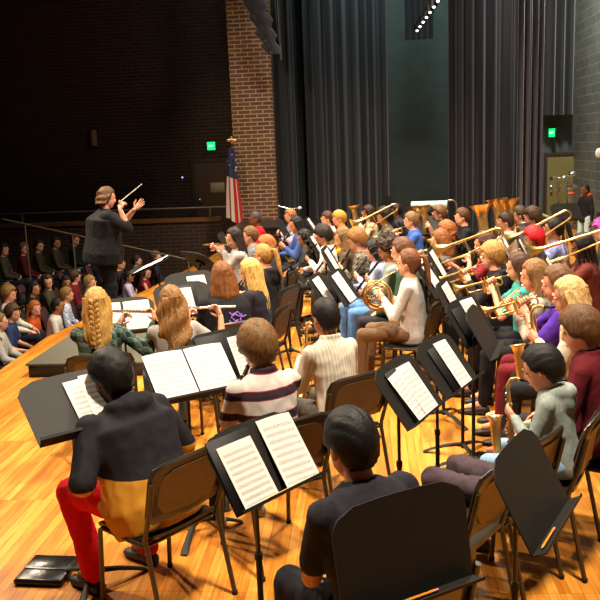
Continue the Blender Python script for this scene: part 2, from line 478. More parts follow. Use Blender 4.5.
    # ---- trousers
    if legs:
        t = MB(); t.ell(pel + V((0, -.01, -.02)), (.165 * w * s, .130 * w * s, .10 * s))
        for sd in (-1, 1):
            h, kn, an = lg[sd]; t.capsule(h, kn, .086 * s * w, .064 * s); t.capsule(kn, an + V((0, 0, .01)), .062 * s * w ** .5, .049 * s * w ** .4)
        me = remesh(t, vs, 3, .007 * s, 9, seedn + 5)
        link('trousers', me, pantm or fabric(pants), E)
        for sd in (-1, 1):
            an = lg[sd][2]; q = MB(); z0 = 0
            rings = []
            for y, hw, hh in ((-.055, .022, .03), (-.045, .034, .055), (0, .038, .075), (.05, .040, .062), (.10, .046, .045), (.155, .045, .034), (.195, .030, .026), (.21, .012, .018)):
                rings.append([V((an.x + math.cos(a) * hw, an.y + y, max(0.004, hh * .5 + .006 + math.sin(a) * hh * .62))) for a in [2 * PI * j / 12 for j in range(12)]])
            q.loft(rings)
            so = build('shoe', q, mat('shoe_' + shoes, shoes, .5), E, 60)
    # ---- hair
    if hair != 'none':
        t = MB(); kw = dict(hairkw or {})
        dn = rh.inverted() @ V((0, -.12, -1)).normalized()
        if hair == 'buzz': hair_cap(t, Hm, hs, .005, .52, -.05, -.72, seed=seed, **{**dict(curly=.006), **kw})
        elif hair == 'short': hair_cap(t, Hm, hs, .015, .46, -.12, -.80, seed=seed, **kw)
        elif hair == 'mop': hair_cap(t, Hm, hs, .022, .34, -.36, -.86, vol=(1.04, 1.02, 1.02), seed=seed, **kw)
        elif hair == 'curly': hair_cap(t, Hm, hs, .020, .40, -.18, -.78, vol=(1.13, 1.08, 1.13), nseg=56, seed=seed, **{**dict(curly=.045), **kw})
        elif hair == 'bob':
            hair_cap(t, Hm, hs, .018, .46, -.5, -.9, vol=(1.03, 1.04, 1.02), seed=seed)
            hair_fall(t, Hm, hs, .17, 1.03, 112, .007, seed, .3, .03, down=dn)
        elif hair in ('long', 'wavy'):
            kk = dict(length=.42, wave=.0 if hair == 'long' else .009, width=1.03); kk.update(kw)
            hair_cap(t, Hm, hs, .013, .48, -.5, -.9, seed=seed)
            hair_fall(t, Hm, hs, seed=seed, down=dn, **kk)
        elif hair == 'pony':
            hair_cap(t, Hm, hs, .009, .50, -.2, -.82, seed=seed)
            strand(t, Hm, hs, [(0, -.10, .05), (0, -.145, .05)] + [(.01 * math.sin(i), -.155 - .004 * i, .03 - .045 * i) for i in range(8)],
                   [.010, .018, .022, .026, .027, .025, .022, .017, .012, .005])
        elif hair == 'braid':
            hair_cap(t, Hm, hs, .012, .44, -.45, -.9, seed=seed)
            hair_fall(t, Hm, hs, .34, 1.05, 108, .004, seed, .5, .03, down=dn)
            for i in range(9):
                for q in (-1, 1):
                    t.ell(Hm @ ((V((0, -.125, .04)) + dn * (.036 * i) + V((q * .013, 0, q * .006))) * hs), (.019 * hs, .016 * hs, .028 * hs), rh @ Matrix.Rotation(q * .6, 3, 'Y'), 10, 7)
        elif hair == 'braids':
            hair_cap(t, Hm, hs, .016, .44, -.3, -.8, curly=.01, seed=seed)
            for i in range(11):
                a = R(-120 + 24 * i)
                x, y = .085 * math.sin(a), -.09 * math.cos(a) - .01
                strand(t, Hm, hs, [(x * .8, y * .8, .05), (x * 1.05, y * 1.05, -.02), (x * 1.15, y * 1.1, -.12), (x * 1.2, y * 1.15, -.24)], [.012, .014, .012, .007], 7)
        link('hair', t.mesh('hair'), hm, E, 70)
    E['_head'] = 0; del E['_head']
    info = dict(E=E, head=hc_, Hm=Hm, rh=rh, s=s, pel=pel, yaw=yaw, root=V(root), arms=arms, neck=neck)
    return info

def head_off(s, lean, bend, sitz=.45, pose='sit', turn=0, tilt=0):
    rl = Matrix.Rotation(-R(lean), 3, 'X'); up = rl @ V((0, 0, 1))
    pz = (sitz + .095) if pose == 'sit' else .93 * s
    neck = V((0, 0, pz)) + rl @ V((0, -.012, .50)) * s
    rh = Matrix.Rotation(R(turn), 3, 'Z') @ Matrix.Rotation(R(tilt), 3, 'Y') @ Matrix.Rotation(-R(bend), 3, 'X')
    return neck + (up * .085 + rh @ V((0, .02, .065))) * s, rh
# ------------------------------------------------------------------ instruments (mouth at the origin, forward +Y)
def arcpts(c, r, a0, a1, n, ax=(0, 1, 0), ay=(0, 0, 1)):
    c = V(c); ax = V(ax); ay = V(ay)
    return [c + (ax * math.cos(R(a0 + (a1 - a0) * i / n)) + ay * math.sin(R(a0 + (a1 - a0) * i / n))) * r for i in range(n + 1)]
def bell(mb, base, d, r0, r1, ln, n=24, wall=.002):
    d = V(d).normalized(); q = V((0, 0, 1)).rotation_difference(d).to_matrix()
    pr = [(r0 + (r1 - r0) * (t ** 3.2), ln * t) for t in [i / 12 for i in range(13)]]
    inn = [(max(r0 * .7, r - wall * 2), z) for r, z in pr]
    mb.lathe(pr + [(r1 + .002, ln + .001)] + inn[::-1], n, base, q)
def mk_flute():
    E = empty('flute'); b = MB(); b.tube([(-.08, 0, 0), (.59, 0, 0)], .0105, 12); build('tube', b, SILVER, E)
    b = MB(); b.ell((0, 0, .006), (.02, .012, .007)); build('lip_plate', b, SILVER, E)
    for i in range(14): b = MB(); b.lathe([(.0085, 0), (.0095, .004), (.006, .006)], 10, (.17 + .026 * i, .002, .009)); build('key', b, SILVER, E)
    b = MB(); b.tube([(.16, -.012, .006), (.52, -.012, .006)], .0028, 6); build('key_rod', b, SILVER, E)
    return E
def mk_clarinet():
    E = empty('clarinet'); b = MB()
    b.lathe([(.006, 0), (.011, .06), (.013, .075)], 12, (0, 0, 0), Matrix.Rotation(-PI / 2, 3, 'X')); build('mouthpiece', b, RUBBER, E)
    b = MB(); b.tube([(0, .07, 0), (0, .30, 0), (0, .58, 0)], [.0145, .0135, .015], 12); build('barrel', b, WOODB, E)
    b = MB(); b.lathe([(.015, 0), (.02, .04), (.035, .085), (.038, .09), (.033, .088)], 16, (0, .57, 0), Matrix.Rotation(-PI / 2, 3, 'X')); build('bell', b, WOODB, E)
    for y in (.14, .33, .57): b = MB(); b.lathe([(.0155, 0), (.0155, .008)], 12, (0, y, 0), Matrix.Rotation(-PI / 2, 3, 'X')); build('ring', b, SILVER, E)
    for i in range(8): b = MB(); b.ell((0, .18 + .045 * i, .0145), (.0085, .010, .003), None, 8, 5); build('key', b, SILVER, E)
    b = MB(); b.tube([(.012, .17, .008), (.012, .52, .008)], .0025, 6); build('key_rod', b, SILVER, E)
    return E
def mk_trumpet():
    E = empty('trumpet'); b = MB(); b.lathe([(.010, 0), (.011, .004), (.005, .025), (.006, .07)], 12, (0, 0, 0), Matrix.Rotation(-PI / 2, 3, 'X')); build('mouthpiece', b, SILVER, E)
    b = MB(); b.tube([(0, .06, 0), (0, .37, 0)] + arcpts((0, .37, -.035), .035, 90, -90, 6) + [(0, .22, -.07)], .0075, 10)
    b.tube([(0, .20, -.05), (.02, .14, -.06), (.02, .10, -.06)], .007, 8)
    build('leadpipe', b, BRASS, E)
    b = MB(); b.tube([(-.02, .20, -.01), (-.02, .10, 0)] + arcpts((-.02, .10, -.035), .035, 90, 270, 8) + [(-.02, .2, -.07)], .007, 10)
    build('tuning_slide', b, BRASS, E)
    b = MB(); b.tube([(-.02, .24, -.0), (-.02, .34, 0)], [.0075, .011], 10); bell(b, (-.02, .34, 0), (0, 1, 0), .011, .064, .17); build('bell', b, BRASS, E)
    for i in range(3):
        b = MB(); y = .19 + .028 * i
        b.lathe([(.010, 0), (.012, .004), (.012, .10), (.009, .11), (.004, .112), (.004, .135), (.009, .136), (.009, .14)], 12, (-.008, y, -.10)); build('valve', b, BRASS, E)
    return E
def mk_trombone():
    E = empty('trombone'); b = MB(); b.lathe([(.013, 0), (.014, .004), (.006, .03), (.007, .07)], 12, (0, 0, 0), Matrix.Rotation(-PI / 2, 3, 'X')); build('mouthpiece', b, SILVER, E)
    b = MB(); b.tube([(0, .06, 0), (0, .80, 0)] + arcpts((-.045, .80, 0), .045, 0, 180, 8, (1, 0, 0), (0, 1, 0)) + [(-.09, .16, 0)], .0085, 10)
    b.tube([(0, .36, 0), (-.09, .36, 0)], .006, 8); build('hand_slide', b, BRASS, E)
    b = MB(); b.tube([(-.09, .20, 0), (-.11, .14, 0), (-.13, .05, .02), (-.135, -.30, .06)] + arcpts((-.135, -.30, .115), .055, -90, -270, 8) + [(-.135, .05, .17), (-.135, .15, .17)],
           [.009] * 4 + [.010] * 5 + [.012] * 4 + [.015, .018], 10)
    bell(b, (-.135, .15, .17), (0, 1, 0), .018, .105, .26); build('bell_section', b, BRASS, E)
    b = MB(); b.tube([(-.13, .06, .02), (-.135, .06, .17)], .006, 8); b.tube([(0, .14, 0), (-.12, .14, 0)], .006, 8); build('brace', b, BRASS, E)
    return E
def mk_sax():
    E = empty('alto_saxophone'); b = MB()
    b.lathe([(.006, 0), (.011, .05), (.013, .085)], 12, (0, 0, 0), Matrix.Rotation(-PI / 2, 3, 'X')); build('mouthpiece', b, RUBBER, E)
    b = MB(); b.tube([(0, .075, 0), (0, .12, .005), (0, .155, -.01), (0, .17, -.045), (0, .172, -.075)], [.0095, .011, .012, .0135, .0145], 12); build('neck', b, BRASS, E)
    b = MB(); b.tube([(0, .172, -.07), (.01, .14, -.30), (.02, .12, -.50)], [.0125, .018, .024], 16)
    b.tube([(.02, .12, -.50)] + [(.02, .175 - .055 * math.cos(R(a)), -.51 - .06 * math.sin(R(a))) for a in (30, 60, 90, 120, 150)] + [(.02, .235, -.48)], [.024, .025, .026, .028, .03, .031, .032], 16)
    build('body', b, BRASS, E)
    b = MB(); b.tube([(.02, .235, -.49), (.02, .25, -.38)], [.032, .036], 18); bell(b, (.02, .25, -.38), (0, .18, 1), .036, .060, .09, 20, .003); build('bell', b, BRASS, E)
    for i in range(9):
        z = -.12 - .042 * i; f = (z + .07) / -.43; y = .172 - .052 * f; x = .02 * f
        b = MB(); b.lathe([(.010 + .006 * f, 0), (.011 + .006 * f, .006), (.006, .009)], 12, (x, y + .013 + .010 * f, z), Matrix.Rotation(-PI / 2, 3, 'X')); build('key', b, BRASS if i % 2 else SILVER, E)
    b = MB(); b.tube([(.034, .17, -.10), (.056, .14, -.32), (.064, .13, -.48)], .0035, 6); b.tube([(-.02, .17, -.10), (-.022, .14, -.32)], .0035, 6); build('key_rod', b, BRASS, E)
    return E
def mk_horn():
    E = empty('french_horn'); b = MB(); c = V((.02, .22, -.26))
    b.lathe([(.009, 0), (.01, .003), (.004, .035), (.005, .06)], 12, (0, 0, 0), Matrix.Rotation(-PI / 2 - .5, 3, 'X')); build('mouthpiece', b, SILVER, E)
    b = MB(); b.tube([(0, .05, -.025), (-.02, .20, -.12), (-.03, .33, -.22), (-.02, .36, -.30)], .007, 8); build('leadpipe', b, BRASSD, E)
    for i, (r, x, rad) in enumerate(((.145, 0, .011), (.125, -.02, .009), (.10, .01, .008), (.075, -.015, .0075))):
        b = MB(); b.tube(arcpts(c + V((x, 0, 0)), r, 0, 345, 28), rad, 8, True); build('coil', b, BRASSD, E)
    for i in range(3): b = MB(); b.lathe([(.02, 0), (.02, .035), (.008, .04)], 14, c + V((-.04, -.03 + .045 * i, .0)), Matrix.Rotation(-PI / 2, 3, 'Y')); build('rotary_valve', b, SILVER, E)
    b = MB(); b.tube([c + V((.01, .14, .05)), c + V((.03, .10, -.07)), c + V((.06, .0, -.13)), c + V((.09, -.08, -.14))], [.013, .018, .026, .034], 14)
    bell(b, c + V((.09, -.08, -.14)), (.55, -.8, .15), .034, .15, .16, 28); build('bell', b, BRASSD, E)
    b = MB()
    for a in (20, 100, 200, 290): b.tube([c + V((0, math.cos(R(a)) * .05, math.sin(R(a)) * .05)), c + V((0, math.cos(R(a + 25)) * .14, math.sin(R(a + 25)) * .14))], .006, 6)
    build('brace', b, BRASSD, E)
    return E
def mk_tuba(nm='tuba', k=1.0, mt=None):
    mt = mt or BRASS
    E = empty(nm); b = MB(); c = V((-.06, .20, -.12)) * k
    b.lathe([(.016, 0), (.017, .004), (.007, .05)], 12, (0, 0, 0), Matrix.Rotation(-PI / 2, 3, 'X')); build('mouthpiece', b, SILVER, E)
    b = MB(); b.tube([V(p) * k for p in ((0, .05, 0), (.03, .12, -.02), (.09, .17, -.10), (.10, .19, -.25))], .009, 8); build('leadpipe', b, mt, E)
    def oval(w, h, y, r0, cz, nm2='coil'):
        b = MB(); pts = []
        for i in range(24):
            a = 2 * PI * i / 24; ca, sa = math.cos(a), math.sin(a)
            pts.append(c + V((w * math.copysign(abs(ca) ** .7, ca), y, cz + h * math.copysign(abs(sa) ** .8, sa))) * k)
        b.tube(pts, r0 * k, 10, True); build(nm2, b, mt, E)
    oval(.155, .31, .03, .032, -.06); oval(.105, .24, -.03, .018, -.07); oval(.07, .17, .04, .014, -.06); oval(.12, .20, -.055, .012, -.10)
    b = MB(); b.tube([c + V(p) * k for p in ((-.155, .03, -.20), (-.15, .03, .0), (-.13, .03, .12), (-.11, .03, .20))], [.04 * k, .052 * k, .062 * k, .072 * k], 18)
    bell(b, c + V((-.11, .03, .20)) * k, (.10, .12, 1), .068 * k, .165 * k, .26 * k, 32, .003); build('bell', b, mt, E)
    for i in range(3 if k > .9 else 4):
        b = MB(); b.lathe([(.017, 0), (.02, .005), (.02, .17), (.012, .18), (.005, .182), (.005, .21), (.012, .212), (.012, .218)], 12, c + V((-.02 + .05 * i, -.055, -.16)) * k); build('valve', b, SILVER if i % 2 else mt, E)
    return E
def mk_bassoonish(): pass
INS = {}
def instrument(kind):
    if kind not in INS:
        INS[kind] = dict(flute=mk_flute, clarinet=mk_clarinet, trumpet=mk_trumpet, trombone=mk_trombone, saxophone=mk_sax, horn=mk_horn,
                         tuba=mk_tuba, euphonium=lambda: mk_tuba('euphonium', .66))[kind]()
    return INS[kind]
# kind: (pitch, yaw, roll), grips {side: point on instrument}, wrist offsets
GRIP = dict(
    flute=((0, -6, 4), {-1: (.20, .02, -.01), 1: (.40, .02, -.01)}, {-1: (-.05, -.07, -.07), 1: (.03, -.09, -.05)}),
    clarinet=((-52, 0, 0), {-1: (0, .24, 0), 1: (0, .43, 0)}, {-1: (-.05, -.03, -.05), 1: (.05, -.04, -.04)}),
    trumpet=((-12, 0, 0), {-1: (-.02, .22, -.05), 1: (.0, .22, .02)}, {-1: (-.06, -.07, -.04), 1: (.05, -.09, -.05)}),
    trombone=((-14, 6, 0), {-1: (-.08, .14, 0), 1: (-.02, .37, 0)}, {-1: (-.05, -.06, -.05), 1: (.05, -.08, -.04)}),
    saxophone=((0, -8, 8), {-1: (.0, .17, -.18), 1: (.01, .15, -.36)}, {-1: (-.06, -.05, -.05), 1: (.07, -.04, -.02)}),
    horn=((0, 0, 0), {-1: (-.03, .19, -.22), 1: (.12, .10, -.36)}, {-1: (-.08, -.07, -.03), 1: (.04, -.07, .03)}),
    tuba=((0, 0, 0), {-1: (-.25, .20, -.10), 1: (.05, .14, -.10)}, {-1: (-.04, -.06, -.03), 1: (.07, -.06, -.03)}),
    euphonium=((0, 0, 0), {-1: (-.17, .14, -.06), 1: (.03, .10, -.05)}, {-1: (-.04, -.05, -.03), 1: (.07, -.05, -.03)}),
)

# ------------------------------------------------------------------ chair, stand, paper
def mk_chair():
    E = empty('stacking_chair')
    # seat (facing +Y), shell curved
    b = MB(); rings = []
    for i in range(9):
        t = i / 8; y = -.22 + .43 * t; z = .445 - .018 * math.sin(PI * min(1, t * 1.2)) - (.03 * max(0, t - .8) / .2) ** 1 * 1 + (.02 if t == 0 else 0)
        w = .225 - .02 * abs(t - .5); w = w * (1 if 0 < i < 8 else .9)
        ring = [V((x * w, y, z + .012 * x * x)) for x in (-1, -.66, -.33, 0, .33, .66, 1)]
        rings.append(ring + [p - V((0, 0, .018)) for p in ring[::-1]])
    b.loft(rings); build('seat', b, PLASTIC, E, 60)
    # backrest: rounded panel with raised rim, leaning back
    def panel(W, H0, H1, y0, y1, th, inset=0, dy=0):
        out = []
        Wb = W * .96
        ol = [(-Wb + .03, H0), (-W, H0 + .05), (-W, H1 - .07), (-W + .02, H1 - .02), (-W + .075, H1), (0, H1 + .006), (W - .075, H1), (W - .02, H1 - .02), (W, H1 - .07), (W, H0 + .05), (Wb - .03, H0), (0, H0 - .004)]
        r1 = []; r2 = []
        for x, z in ol:
            f = (z - H0) / (H1 - H0); y = y0 + (y1 - y0) * f - .03 * (1 - (x / W) ** 2) + dy
            r1.append(V((x, y, z))); r2.append(V((x, y - th, z)))
        return r1, r2
    b = MB(); r1, r2 = panel(.232, .545, .835, -.205, -.275, .020); 
    ra, rb = panel(.242, .535, .845, -.210, -.280, .006)
    b.loft([r1, ra, rb, r2]); build('backrest', b, PLASTIC, E, 40)
    b = MB(); r1, r2 = panel(.186, .580, .800, -.216, -.268, .006, dy=-.018); b.loft([r1, r2]); build('back_tan_panel', b, mat('chair_warm_reflection', '#5a4524', .45, 0, var=.1, spec=.5), E, 40)  # inner panels coloured tan for the warm reflection on the chair backs
    b = MB(); r1, r2 = panel(.186, .580, .800, -.205, -.257, .006, dy=.006); b.loft([r1, r2]); build('front_tan_panel', b, mat('chair_warm_reflection', '#5a4524', .45), E, 40)
    for sx in (-1, 1):
        b = MB(); b.tube([(sx * .235, -.285, .76), (sx * .238, -.25, .60), (sx * .235, -.20, .46), (sx * .228, -.205, .42), (sx * .235, -.29, .015)], .0125, 10)
        l = build('rear_leg', b, FRAME, E); b = MB(); b.lathe([(.015, 0), (.016, .02)], 10, (sx * .235, -.291, .001)); build('foot_cap', b, RUBBER, l)
        b = MB(); b.tube([(sx * .232, -.20, .43), (sx * .22, .14, .425), (sx * .218, .165, .41), (sx * .222, .19, .015)], .0125, 10)
        l = build('front_leg', b, FRAME, E); b = MB(); b.lathe([(.015, 0), (.016, .02)], 10, (sx * .222, .19, .001)); build('foot_cap', b, RUBBER, l)
    b = MB(); b.tube([(-.22, .10, .415), (.22, .10, .415)], .010, 8); b.tube([(-.225, -.19, .425), (.225, -.19, .425)], .010, 8); build('stretcher', b, FRAME, E)
    return E
def mk_stand(back=False):
    """desk centre at the local origin of height 0 -> root on the floor; built with pole height 1"""
    E = empty('music_stand'); t = R(32)
    rot = Matrix.Rotation(t, 3, 'X')      # front faces -Y, tilted up
    w, h = .25, .17
    ol = [(-w, -h), (-w - .004, .10), (-w + .02, .135)] + [(x, .17 - .10 * (x * x) * 2.2) for x in (-.17, -.08, 0, .08, .17)] + [(w - .02, .135), (w + .004, .10), (w, -h)]
    C0 = V((0, 0, 1.0))
    def pt(x, z, y=0): return C0 + rot_desk @ V((x, y, z))
    rot_desk = Matrix.Rotation(-t, 3, 'X')
    b = MB(); b.prism([pt(x, z) for x, z in ol], rot_desk @ V((0, .005, 0))); 
    build('desk', b, STAND, E, 40)
    b = MB(); b.loft([[pt(-w, -h, 0), pt(-w, -h + .004, 0), pt(w, -h + .004, 0), pt(w, -h, 0)], [pt(-w - .006, -h, -.055), pt(-w - .006, -h + .004, -.055), pt(w + .006, -h + .004, -.055), pt(w + .006, -h, -.055)],
                     [pt(-w - .006, -h + .012, -.058), pt(-w - .006, -h + .013, -.056), pt(w + .006, -h + .013, -.056), pt(w + .006, -h + .012, -.058)]])
    build('ledge', b, STAND, E, 40)
    b = MB(); b.tube([(0, .055, .90), (0, .05, .95), pt(0, -.02, .02)], .012, 8); b.box(pt(0, 0, .014), (.10, .02, .06), rot_desk); build('bracket', b, STAND, E)
    b = MB(); b.tube([(0, .055, .91), (0, .055, .45)], .0095, 10); build('upper_tube', b, BLACK, E)
    b = MB(); b.tube([(0, .055, .55), (0, .055, .05)], .013, 10); b.lathe([(.017, 0), (.017, .03)], 10, (0, .055, .54)); build('pole', b, STAND, E)
    for k in range(3):
        a = R(90 + 120 * k + 20); dx, dy = math.cos(a), math.sin(a)
        b = MB(); rings = []
        for q, (r, z, ww, hh) in enumerate(((.0, .075, .016, .02), (.05, .075, .017, .016), (.13, .06, .019, .012), (.21, .035, .021, .009), (.27, .012, .023, .007), (.285, .006, .02, .004))):
            c = V((dx * r, .055 + dy * r, z)); n_ = V((-dy, dx, 0))
            rings.append([c + n_ * ww * math.cos(u) + V((0, 0, hh * math.sin(u))) for u in [2 * PI * j / 8 for j in range(8)]])
        b.loft(rings); build('foot', b, STAND, E)
    E['_'] = 0; del E['_']
    return E
def papermat():
    if 'sheet_music' in MATS: return MATS['sheet_music']
    m, nt, b = nodes('sheet_music')
    t = N(nt, 'ShaderNodeTexCoord'); s = N(nt, 'ShaderNodeSeparateXYZ'); L(nt, t.outputs['UV'], s.inputs[0])
    def mth(op, a, bb=None, c=None):
        n = N(nt, 'ShaderNodeMath', operation=op)
        for i, x in enumerate((a, bb, c)):
            if x is None: continue
            if isinstance(x, (int, float)): n.inputs[i].default_value = x
            else: L(nt, x, n.inputs[i])
        return n.outputs[0]
    v10 = mth('FRACT', mth('MULTIPLY', s.outputs['Y'], 10.0)); band = mth('MULTIPLY', mth('GREATER_THAN', v10, .25), mth('LESS_THAN', v10, .75))
    ln = mth('LESS_THAN', mth('FRACT', mth('MULTIPLY', v10, 8.0)), .30)
    n = N(nt, 'ShaderNodeTexNoise'); n.inputs['Scale'].default_value = 1; n.inputs['Detail'].default_value = 1
    mp = N(nt, 'ShaderNodeMapping'); mp.inputs['Scale'].default_value = (70, 120, 1); L(nt, t.outputs['UV'], mp.inputs[0]); L(nt, mp.outputs[0], n.inputs['Vector'])
    notes = mth('GREATER_THAN', n.outputs[0], .60)
    ink = mth('MULTIPLY', band, mth('MAXIMUM', mth('MULTIPLY', ln, .8), notes))
    inx = mth('MULTIPLY', mth('GREATER_THAN', s.outputs['X'], .07), mth('LESS_THAN', s.outputs['X'], .93))
    iny = mth('MULTIPLY', mth('GREATER_THAN', s.outputs['Y'], .05), mth('LESS_THAN', s.outputs['Y'], .9))
    ink = mth('MULTIPLY', ink, mth('MULTIPLY', inx, iny))
    L(nt, ramp(nt, ink, [(0, '#d6cfc8'), (1, '#3a3834')]), b.inputs['Base Color'])
    b.inputs['Roughness'].default_value = .7
    MATS['sheet_music'] = m; return m
def sheet(name, M, w, h, curl=.01, cols=8, rows=6, lab=None, cat='sheet music', group=None, parent=None, m=None):
    """a sheet of paper on plane local x/z, facing -y"""
    me = bpy.data.meshes.new(name); vs = []; fs = []; uv = []
    for side in (0, 1):
        for i in range(rows + 1):
            for j in range(cols + 1):
                u = j / cols; v = i / rows
                y = -curl * math.sin(PI * u) - curl * 1.2 * (abs(u - .5) * 2) ** 2 * (1 - v) - .001 + side * .0012
                vs.append(V(((u - .5) * w, y, v * h)))
    K = (rows + 1) * (cols + 1)
    for side in (0, 1):
        for i in range(rows):
            for j in range(cols):
                a = side * K + i * (cols + 1) + j; q = [a, a + 1, a + cols + 2, a + cols + 1]
                if side: q.reverse()
                fs.append(q)
                uvq = [(j / cols, i / rows), ((j + 1) / cols, i / rows), ((j + 1) / cols, (i + 1) / rows), (j / cols, (i + 1) / rows)]
                uv += (uvq[::-1] if side else uvq)
    me.from_pydata(vs, [], fs); ul = me.uv_layers.new(name='UVMap')
    for i, q in enumerate(uv): ul.data[i].uv = q
    me.materials.append(m or papermat()); smooth(me, 60)
    o = bpy.data.objects.new(name, me); COL.objects.link(o); o.matrix_world = M; o.location, q_, s_ = M.decompose(); o.rotation_euler = q_.to_euler()
    if parent is not None: o.parent = parent
    if lab: tag(o, lab, cat, group)
    return o
# ------------------------------------------------------------------ the hall
YAW = R(4.7)
RX = V((math.cos(YAW), -math.sin(YAW), 0)); RY = V((math.sin(YAW), math.cos(YAW), 0))   # hall axes: RY = across the stage, RX = upstage
HR = Matrix.Rotation(-YAW, 3, 'Z')
def H(a, b, z=0): return RX * a + RY * b + V((0, 0, z))        # hall coordinates -> place
HALLM = Matrix.Rotation(-YAW, 4, 'Z')
def hstruct(name, mb, m):
    o = struct(name, mb, m); o.rotation_euler = (0, 0, -YAW); return o
def hobj(name, mb, m, parent=None, **k):
    o = build(name, mb, m, parent, **k)
    if parent is None: o.rotation_euler = (0, 0, -YAW)
    return o
EDGE = -4.05      # stage lip (hall x)
EP = [(P(x, y, 0).dot(RX), P(x, y, 0).dot(RY)) for x, y in ((0, 370), (45, 338), (100, 312), (150, 288), (190, 268))]
EP = [(-3.2, -6), (-3.85, 3)] + EP + [(EP[-1][0] + .12, 17.5), (EP[-1][0] + .12, 24)]
def edge_x(y):
    for (xa, ya), (xb, yb) in zip(EP, EP[1:]):
        if ya <= y <= yb: return xa + (xb - xa) * (y - ya) / (yb - ya)
    return EP[-1][0]
EDGE = -3.7
HF = -.75         # house floor

def floor_mat():
    m, nt, b = nodes('maple_boards')
    co = coord(nt, 'Object', (1, 1, 1), (0, 0, PI / 2))
    br = N(nt, 'ShaderNodeTexBrick'); br.inputs['Scale'].default_value = 1; br.offset = .37; br.offset_frequency = 1
    br.inputs['Brick Width'].default_value = 1.1; br.inputs['Row Height'].default_value = .058; br.inputs['Mortar Size'].default_value = .0012
    br.inputs['Color1'].default_value = (0, 0, 0, 1); br.inputs['Color2'].default_value = (1, 1, 1, 1); br.inputs['Mortar'].default_value = (.2, .2, .2, 1); br.inputs['Bias'].default_value = 0
    L(nt, co, br.inputs['Vector'])
    bw = N(nt, 'ShaderNodeRGBToBW'); L(nt, br.outputs['Color'], bw.inputs[0])
    cr = ramp(nt, bw.outputs[0], [(0, '#b06c22'), (.35, '#c7822e'), (.6, '#cc8934'), (.85, '#d6963e'), (1, '#be7626')])
    g = N(nt, 'ShaderNodeTexNoise'); g.inputs['Scale'].default_value = 3; g.inputs['Detail'].default_value = 6; g.inputs['Distortion'].default_value = .6
    mp = N(nt, 'ShaderNodeMapping'); mp.inputs['Scale'].default_value = (.8, 11, 1); L(nt, co, mp.inputs[0]); L(nt, mp.outputs[0], g.inputs['Vector'])
    mx = N(nt, 'ShaderNodeMix', data_type='RGBA', blend_type='MULTIPLY'); mx.inputs[0].default_value = .75
    L(nt, cr, mx.inputs[6]); L(nt, ramp(nt, g.outputs[0], [(.3, '#c9a887'), (.55, '#ffffff'), (.75, '#f3dfc0')]), mx.inputs[7])
    m2 = N(nt, 'ShaderNodeMix', data_type='RGBA', blend_type='MULTIPLY'); L(nt, br.outputs['Fac'], m2.inputs[0]); L(nt, mx.outputs[2], m2.inputs[6]); m2.inputs[7].default_value = (.45, .3, .2, 1)
    L(nt, m2.outputs[2], b.inputs['Base Color'])
    b.inputs['Roughness'].default_value = .32; b.inputs['Specular IOR Level'].default_value = .35
    return m
def brick_mat(key, c1, c2, cm, bw=.2, rh=.075, ms=.012, rough=.85, bump=.5, glossy=None):
    m, nt, b = nodes(key)
    t = N(nt, 'ShaderNodeTexCoord'); s = N(nt, 'ShaderNodeSeparateXYZ'); L(nt, t.outputs['Object'], s.inputs[0])
    ad = N(nt, 'ShaderNodeMath', operation='ADD'); L(nt, s.outputs['X'], ad.inputs[0]); L(nt, s.outputs['Y'], ad.inputs[1])
    cb = N(nt, 'ShaderNodeCombineXYZ'); L(nt, ad.outputs[0], cb.inputs[0]); L(nt, s.outputs['Z'], cb.inputs[1])
    br = N(nt, 'ShaderNodeTexBrick'); br.inputs['Scale'].default_value = 1
    br.inputs['Brick Width'].default_value = bw; br.inputs['Row Height'].default_value = rh; br.inputs['Mortar Size'].default_value = ms; br.inputs['Mortar Smooth'].default_value = .3
    br.inputs['Color1'].default_value = rgb(c1); br.inputs['Color2'].default_value = rgb(c2); br.inputs['Mortar'].default_value = rgb(cm)
    L(nt, cb.outputs[0], br.inputs['Vector'])
    n = N(nt, 'ShaderNodeTexNoise'); n.inputs['Scale'].default_value = 3; n.inputs['Detail'].default_value = 5; L(nt, cb.outputs[0], n.inputs['Vector'])
    mx = N(nt, 'ShaderNodeMix', data_type='RGBA', blend_type='MULTIPLY'); mx.inputs[0].default_value = .6
    L(nt, br.outputs['Color'], mx.inputs[6]); L(nt, ramp(nt, n.outputs[0], [(.3, (.62, .62, .62)), (.7, (1, 1, 1))]), mx.inputs[7]); L(nt, mx.outputs[2], b.inputs['Base Color'])
    bp = N(nt, 'ShaderNodeBump'); bp.inputs['Strength'].default_value = bump; bp.inputs['Distance'].default_value = .01; bp.invert = True
    L(nt, br.outputs['Fac'], bp.inputs['Height']); L(nt, bp.outputs[0], b.inputs['Normal']); b.inputs['Roughness'].default_value = rough
    return m
FLOOR = floor_mat()
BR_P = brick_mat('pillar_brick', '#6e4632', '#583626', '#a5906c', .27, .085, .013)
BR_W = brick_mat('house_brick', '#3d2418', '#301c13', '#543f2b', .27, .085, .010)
BLOCK = brick_mat('painted_block', '#6a6d66', '#5e615a', '#8a8c82', .42, .21, .009, .55, .35)
PANEL = brick_mat('dark_block', '#3d4a45', '#394540', '#34403b', .42, .21, .006, .6, .3)

